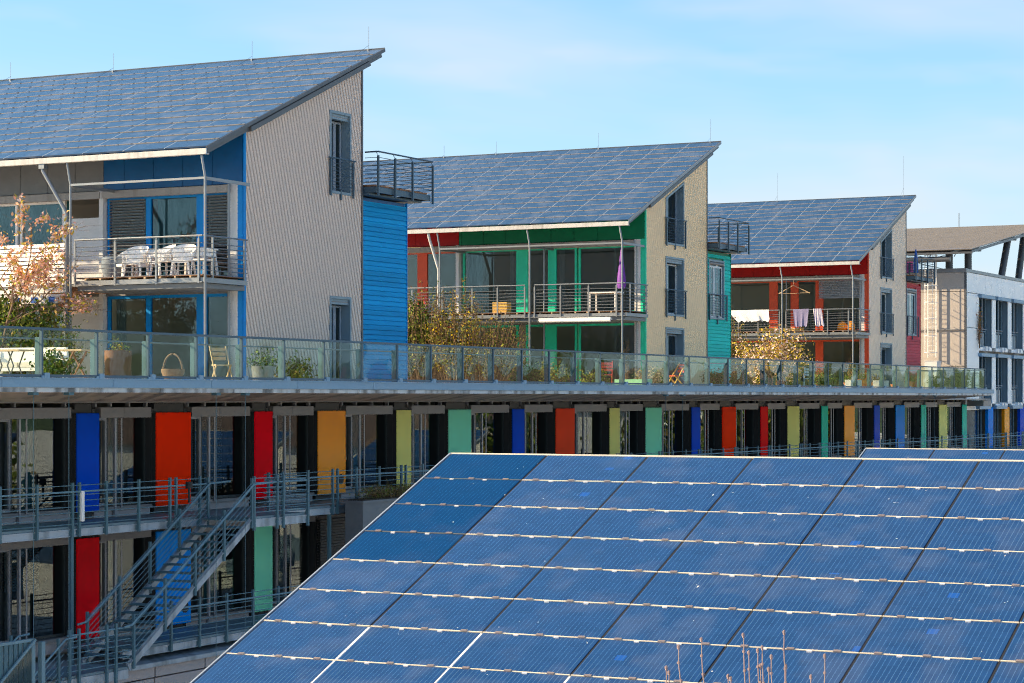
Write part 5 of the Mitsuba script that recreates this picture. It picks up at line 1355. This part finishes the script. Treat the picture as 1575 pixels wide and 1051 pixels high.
# ------------------------------------------------------------------ foreground solar roofs
def solar_house(name, label, x0, yr, zr, ncol, nrow, w, hrow, tilt, deep_col=0):
    h = thing(name, label, 'solar roof', 'solar roofs of the low houses')
    es = np.array([0, -math.cos(tilt), -math.sin(tilt)]); en = np.array([0, -math.sin(tilt), math.cos(tilt)])
    P = lambda c, r_, n: np.array([x0 + c * w, yr, zr]) + es * (r_ * hrow) + en * n
    m = M()
    a = [P(0.01, 0.02, -0.10), P(ncol, 0.02, -0.10), P(ncol, nrow, -0.10), P(0.01, nrow, -0.10)]; b = [q - en * 0.12 for q in a]
    m.add(a + b, [[0, 3, 2, 1][::-1], [4, 5, 6, 7][::-1], [0, 1, 5, 4], [1, 2, 6, 5], [2, 3, 7, 6], [3, 0, 4, 7]])
    rk = part(h, 'roof', m, 'steel_dark')
    gx, gy = 0.018, 0.020
    c4 = [np.array([gx, 0, 0.0]) + es * gy, np.array([w - gx, 0, 0]) + es * gy, np.array([w - gx, 0, 0]) + es * (hrow - gy), np.array([gx, 0, 0]) + es * (hrow - gy)]
    bev = 0.008
    v = [q + en * 0.012 for q in c4] + [q - en * 0.035 for q in c4]
    f = [[0, 3, 2, 1], [4, 5, 6, 7], [0, 1, 5, 4], [1, 2, 6, 5], [2, 3, 7, 6], [3, 0, 4, 7]]
    v = np.array(v); f = np.array(f)
    uv = np.array([[gx, gy], [w - gx, gy], [w - gx, hrow - gy], [gx, hrow - gy]] * 2)
    sh = mikit.ply((v, f), 'pv_front', uv=uv)
    fm = M()
    ins = 0.014
    def edge(p, q): fm.bar(p + en * 0.016, q + en * 0.016, 0.014, 0.010, en)
    edge(c4[0], c4[1]); edge(c4[1], c4[2]); edge(c4[2], c4[3]); edge(c4[3], c4[0])
    fs = mikit.ply(fm.get(), 'strip_blue')
    for r_ in range(nrow):
        for c in range(ncol):
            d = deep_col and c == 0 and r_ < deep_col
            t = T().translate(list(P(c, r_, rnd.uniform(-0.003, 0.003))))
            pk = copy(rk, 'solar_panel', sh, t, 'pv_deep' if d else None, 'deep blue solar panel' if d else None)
    for r_ in range(1, nrow):
        for c in range(ncol):
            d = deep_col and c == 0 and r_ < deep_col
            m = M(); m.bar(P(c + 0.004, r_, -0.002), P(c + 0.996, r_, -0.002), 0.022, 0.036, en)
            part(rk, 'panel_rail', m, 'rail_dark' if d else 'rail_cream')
        m = M()
        for c in range(ncol):
            for q in (0.14, 0.49, 0.84): m.bar(P(c + q - 0.028, r_, 0.022), P(c + q + 0.028, r_, 0.022), 0.036, 0.014, en)
        part(rk, 'panel_clamp', m, 'clamp')
        m = M()
        for c in range(ncol):
            for q in (0.3, 0.64): m.bar(P(c + q - 0.02, r_ + 0.045, 0.018), P(c + q + 0.02, r_ + 0.045, 0.018), 0.02, 0.02, en)
        part(rk, 'panel_clip', m, 'strip_pale')
    for c in range(1, ncol):
        # the joints carry black strips on the upper rows and pale ones below
        sw = 6 if c < 3 else 7
        if c == 1: sw = 6
        sw = min(sw, nrow)
        m = M(); m.bar(P(c, 0.02, -0.01), P(c, sw - 0.03, -0.01), 0.046, 0.03, en); part(rk, 'joint_strip', m, 'black_matt')
        if sw < nrow:
            m = M(); m.bar(P(c, sw + 0.03, -0.006), P(c, nrow, -0.006), 0.046, 0.03, en); part(rk, 'joint_strip', m, 'strip_pale')
    m = M(); m.bar(P(-0.01, 0.0, 0.0), P(ncol, 0.0, 0.0), 0.045, 0.035, en); part(rk, 'ridge_cap', m, 'rail_cream')
    m = M(); m.bar(P(-0.012, 0.0, -0.01), P(-0.012, nrow, -0.01), 0.025, 0.07, en); part(rk, 'verge_trim', m, 'strip_blue')
    # the timber building that carries the roof
    ys_, zs = P(0, nrow - 1.2, -0.3)[1:]
    m = M()
    xa, xb_ = x0 + 0.5, x0 + ncol * w - 0.3
    v = [[xa, ys_, 0], [xa, yr - 0.1, 0], [xa, yr - 0.1, zr - 0.3], [xa, ys_, zs]]; v += [[xb_, q[1], q[2]] for q in v]
    m.add(v, [[0, 1, 2, 3][::-1], [4, 5, 6, 7], [0, 4, 5, 1][::-1], [1, 5, 6, 2][::-1], [3, 2, 6, 7], [0, 3, 7, 4]])
    wk = part(h, 'wall', m, 'timber_wall')
    for k_ in range(3):
        for zz in (1.0, 4.0):
            m = M(); m.box(xa - 0.03, xa + 0.02, ys_ + 0.8 + k_ * 2.2, ys_ + 2.0 + k_ * 2.2, zz, zz + 1.5); part(h, 'window', m, 'frame_window')
    return h


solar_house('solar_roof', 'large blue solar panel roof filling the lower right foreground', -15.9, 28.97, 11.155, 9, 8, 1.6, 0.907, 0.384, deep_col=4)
solar_house('solar_roof', 'strip of a second solar roof just behind the foreground roof ridge', -15.9, 48.7, 10.83, 6, 8, 1.6, 0.907, 0.384)

for n, yy_ in enumerate((68.4, 88.1, 107.8)):
    solar_house('solar_roof', ('third', 'fourth', 'fifth')[n] + ' solar roof of the row, beyond the right edge', -15.9, yy_, 10.6 - 0.2 * n, 4, 8, 1.6, 0.907, 0.384)
# bare shoots in front of the foreground roof
tw = thing('bare_shrub', 'bare upright shoots with pale tips before the foreground solar roof', 'shrub')
m0 = M(); m0.tube([[-7.0, 20.2, 0], [-7.1, 20.15, 3.5], [-7.0, 20.2, 6.2]], [0.09, 0.07, 0.05], 6); part(tw, 'trunk', m0, 'stem')
SHOOTS = np.array([(-9.26, 9.14), (-9.23, 9.09), (-9.12, 9.37), (-8.86, 9.46), (-8.56, 9.09), (-8.53, 9.07), (-8.39, 9.53), (-8.33, 9.35), (-8.23, 9.38), (-8.18, 9.41), (-8.20, 9.22), (-8.11, 9.19), (-8.08, 9.32), (-7.94, 9.58), (-7.92, 9.23), (-7.65, 9.14), (-7.50, 9.36)])
for (x, z) in SHOOTS:
    b0 = np.array([-7.0 + (x + 7.0) * 0.55, 21.2, 6.0 + 0.25 * abs(x + 7)]); tp = np.array([x, 21.6, z]); md = np.array([x - 0.01, 21.58, z - 0.9])
    t_ = np.linspace(0, 1, 12)[:, None]
    ln = (1 - t_) ** 2 * b0 + 2 * t_ * (1 - t_) * md + t_ ** 2 * tp
    ln[1:-1] += np.array([[0.004 * math.sin(5 * x + 2.1 * k), 0, 0] for k in range(10)])
    m = M(); m.tube(ln, np.linspace(0.012, 0.006, 12) , 5)
    for k in range(5, 12): m.box(ln[k][0] - 0.009, ln[k][0] + 0.009, 21.57, 21.61, ln[k][2] - 0.012, ln[k][2] + 0.012)
    m.tube([ln[-1] - [0, 0, 0.03], ln[-1] + [0, 0, 0.02]], [0.014, 0.008], 6)
    part(tw, 'shoot', m, 'twig')
# ------------------------------------------------------------------ neighbours outside the frame, mirrored in glass and enamel
for n, (x, y, w_, d_, hgt, rendr, lb) in enumerate(((2, 124, 22, 10, 9.0, 'render_white', 'white neighbouring house beyond the solar roofs'), (6, 152, 24, 11, 10.5, 'render_cream', 'cream neighbouring house farther along the street'),
                                                 (10, 190, 26, 12, 11.0, 'render_white', 'last white neighbouring house along the street'))):
    h = thing('neighbour_house', lb, 'house', 'neighbouring houses outside the frame')
    m = M(); m.box(x, x + w_, y, y + d_, 0, hgt); part(h, 'wall', m, rendr)
    m = M(); e = 0.5
    v = [[x - e, y - e, hgt - 0.2], [x + w_ + e, y - e, hgt - 0.2], [x + w_ + e, y + d_ / 2, hgt + 3.6], [x - e, y + d_ / 2, hgt + 3.6], [x - e, y + d_ + e, hgt - 0.2], [x + w_ + e, y + d_ + e, hgt - 0.2]]
    m.add(v, [[0, 1, 2, 3], [3, 2, 5, 4]]); m.f.append(np.array([[0, 3, 4], [1, 5, 2]])); part(h, 'roof', m, 'roof_tile')
    for zz in np.arange(1.2, hgt - 2, 3.0):
        for q in np.arange(y + 1.2, y + d_ - 1.5, 2.6):
            m = M(); m.box(x - 0.05, x + 0.02, q, q + 1.1, zz, zz + 1.5); part(h, 'window', m, 'frame_window')
        for q in np.arange(x + 1.5, x + w_ - 1.5, 3.2):
            m = M(); m.box(q, q + 1.2, y - 0.05, y + 0.02, zz, zz + 1.5); part(h, 'window', m, 'frame_window')
TALL = [(16, 66, 15), (26, 76, 17), (20, 88, 16), (31, 98, 18), (27, 112, 16), (36, 124, 18), (-1, 140, 14.5), (34, 142, 17), (38, 160, 19), (1, 172, 15), (40, 184, 18), (45, 205, 19), (8, 212, 16), (30, 225, 18), (14, 246, 18), (50, 240, 20)]
WORDS = 'one two three four five six seven eight nine ten eleven twelve thirteen fourteen fifteen sixteen'.split()
for n, (x, y, hh) in enumerate(TALL):
    bush('street_tree', 'tall leafy tree number %s counted northwards beyond the right edge' % WORDS[n], 'tree', (x, y, 0), (4.2, 4.2), hh, 34, 5200, 0.34, GREEN + OLIVE, 60 + n, spread=3.2, stem_r=0.12, group='tall trees beyond the right edge')
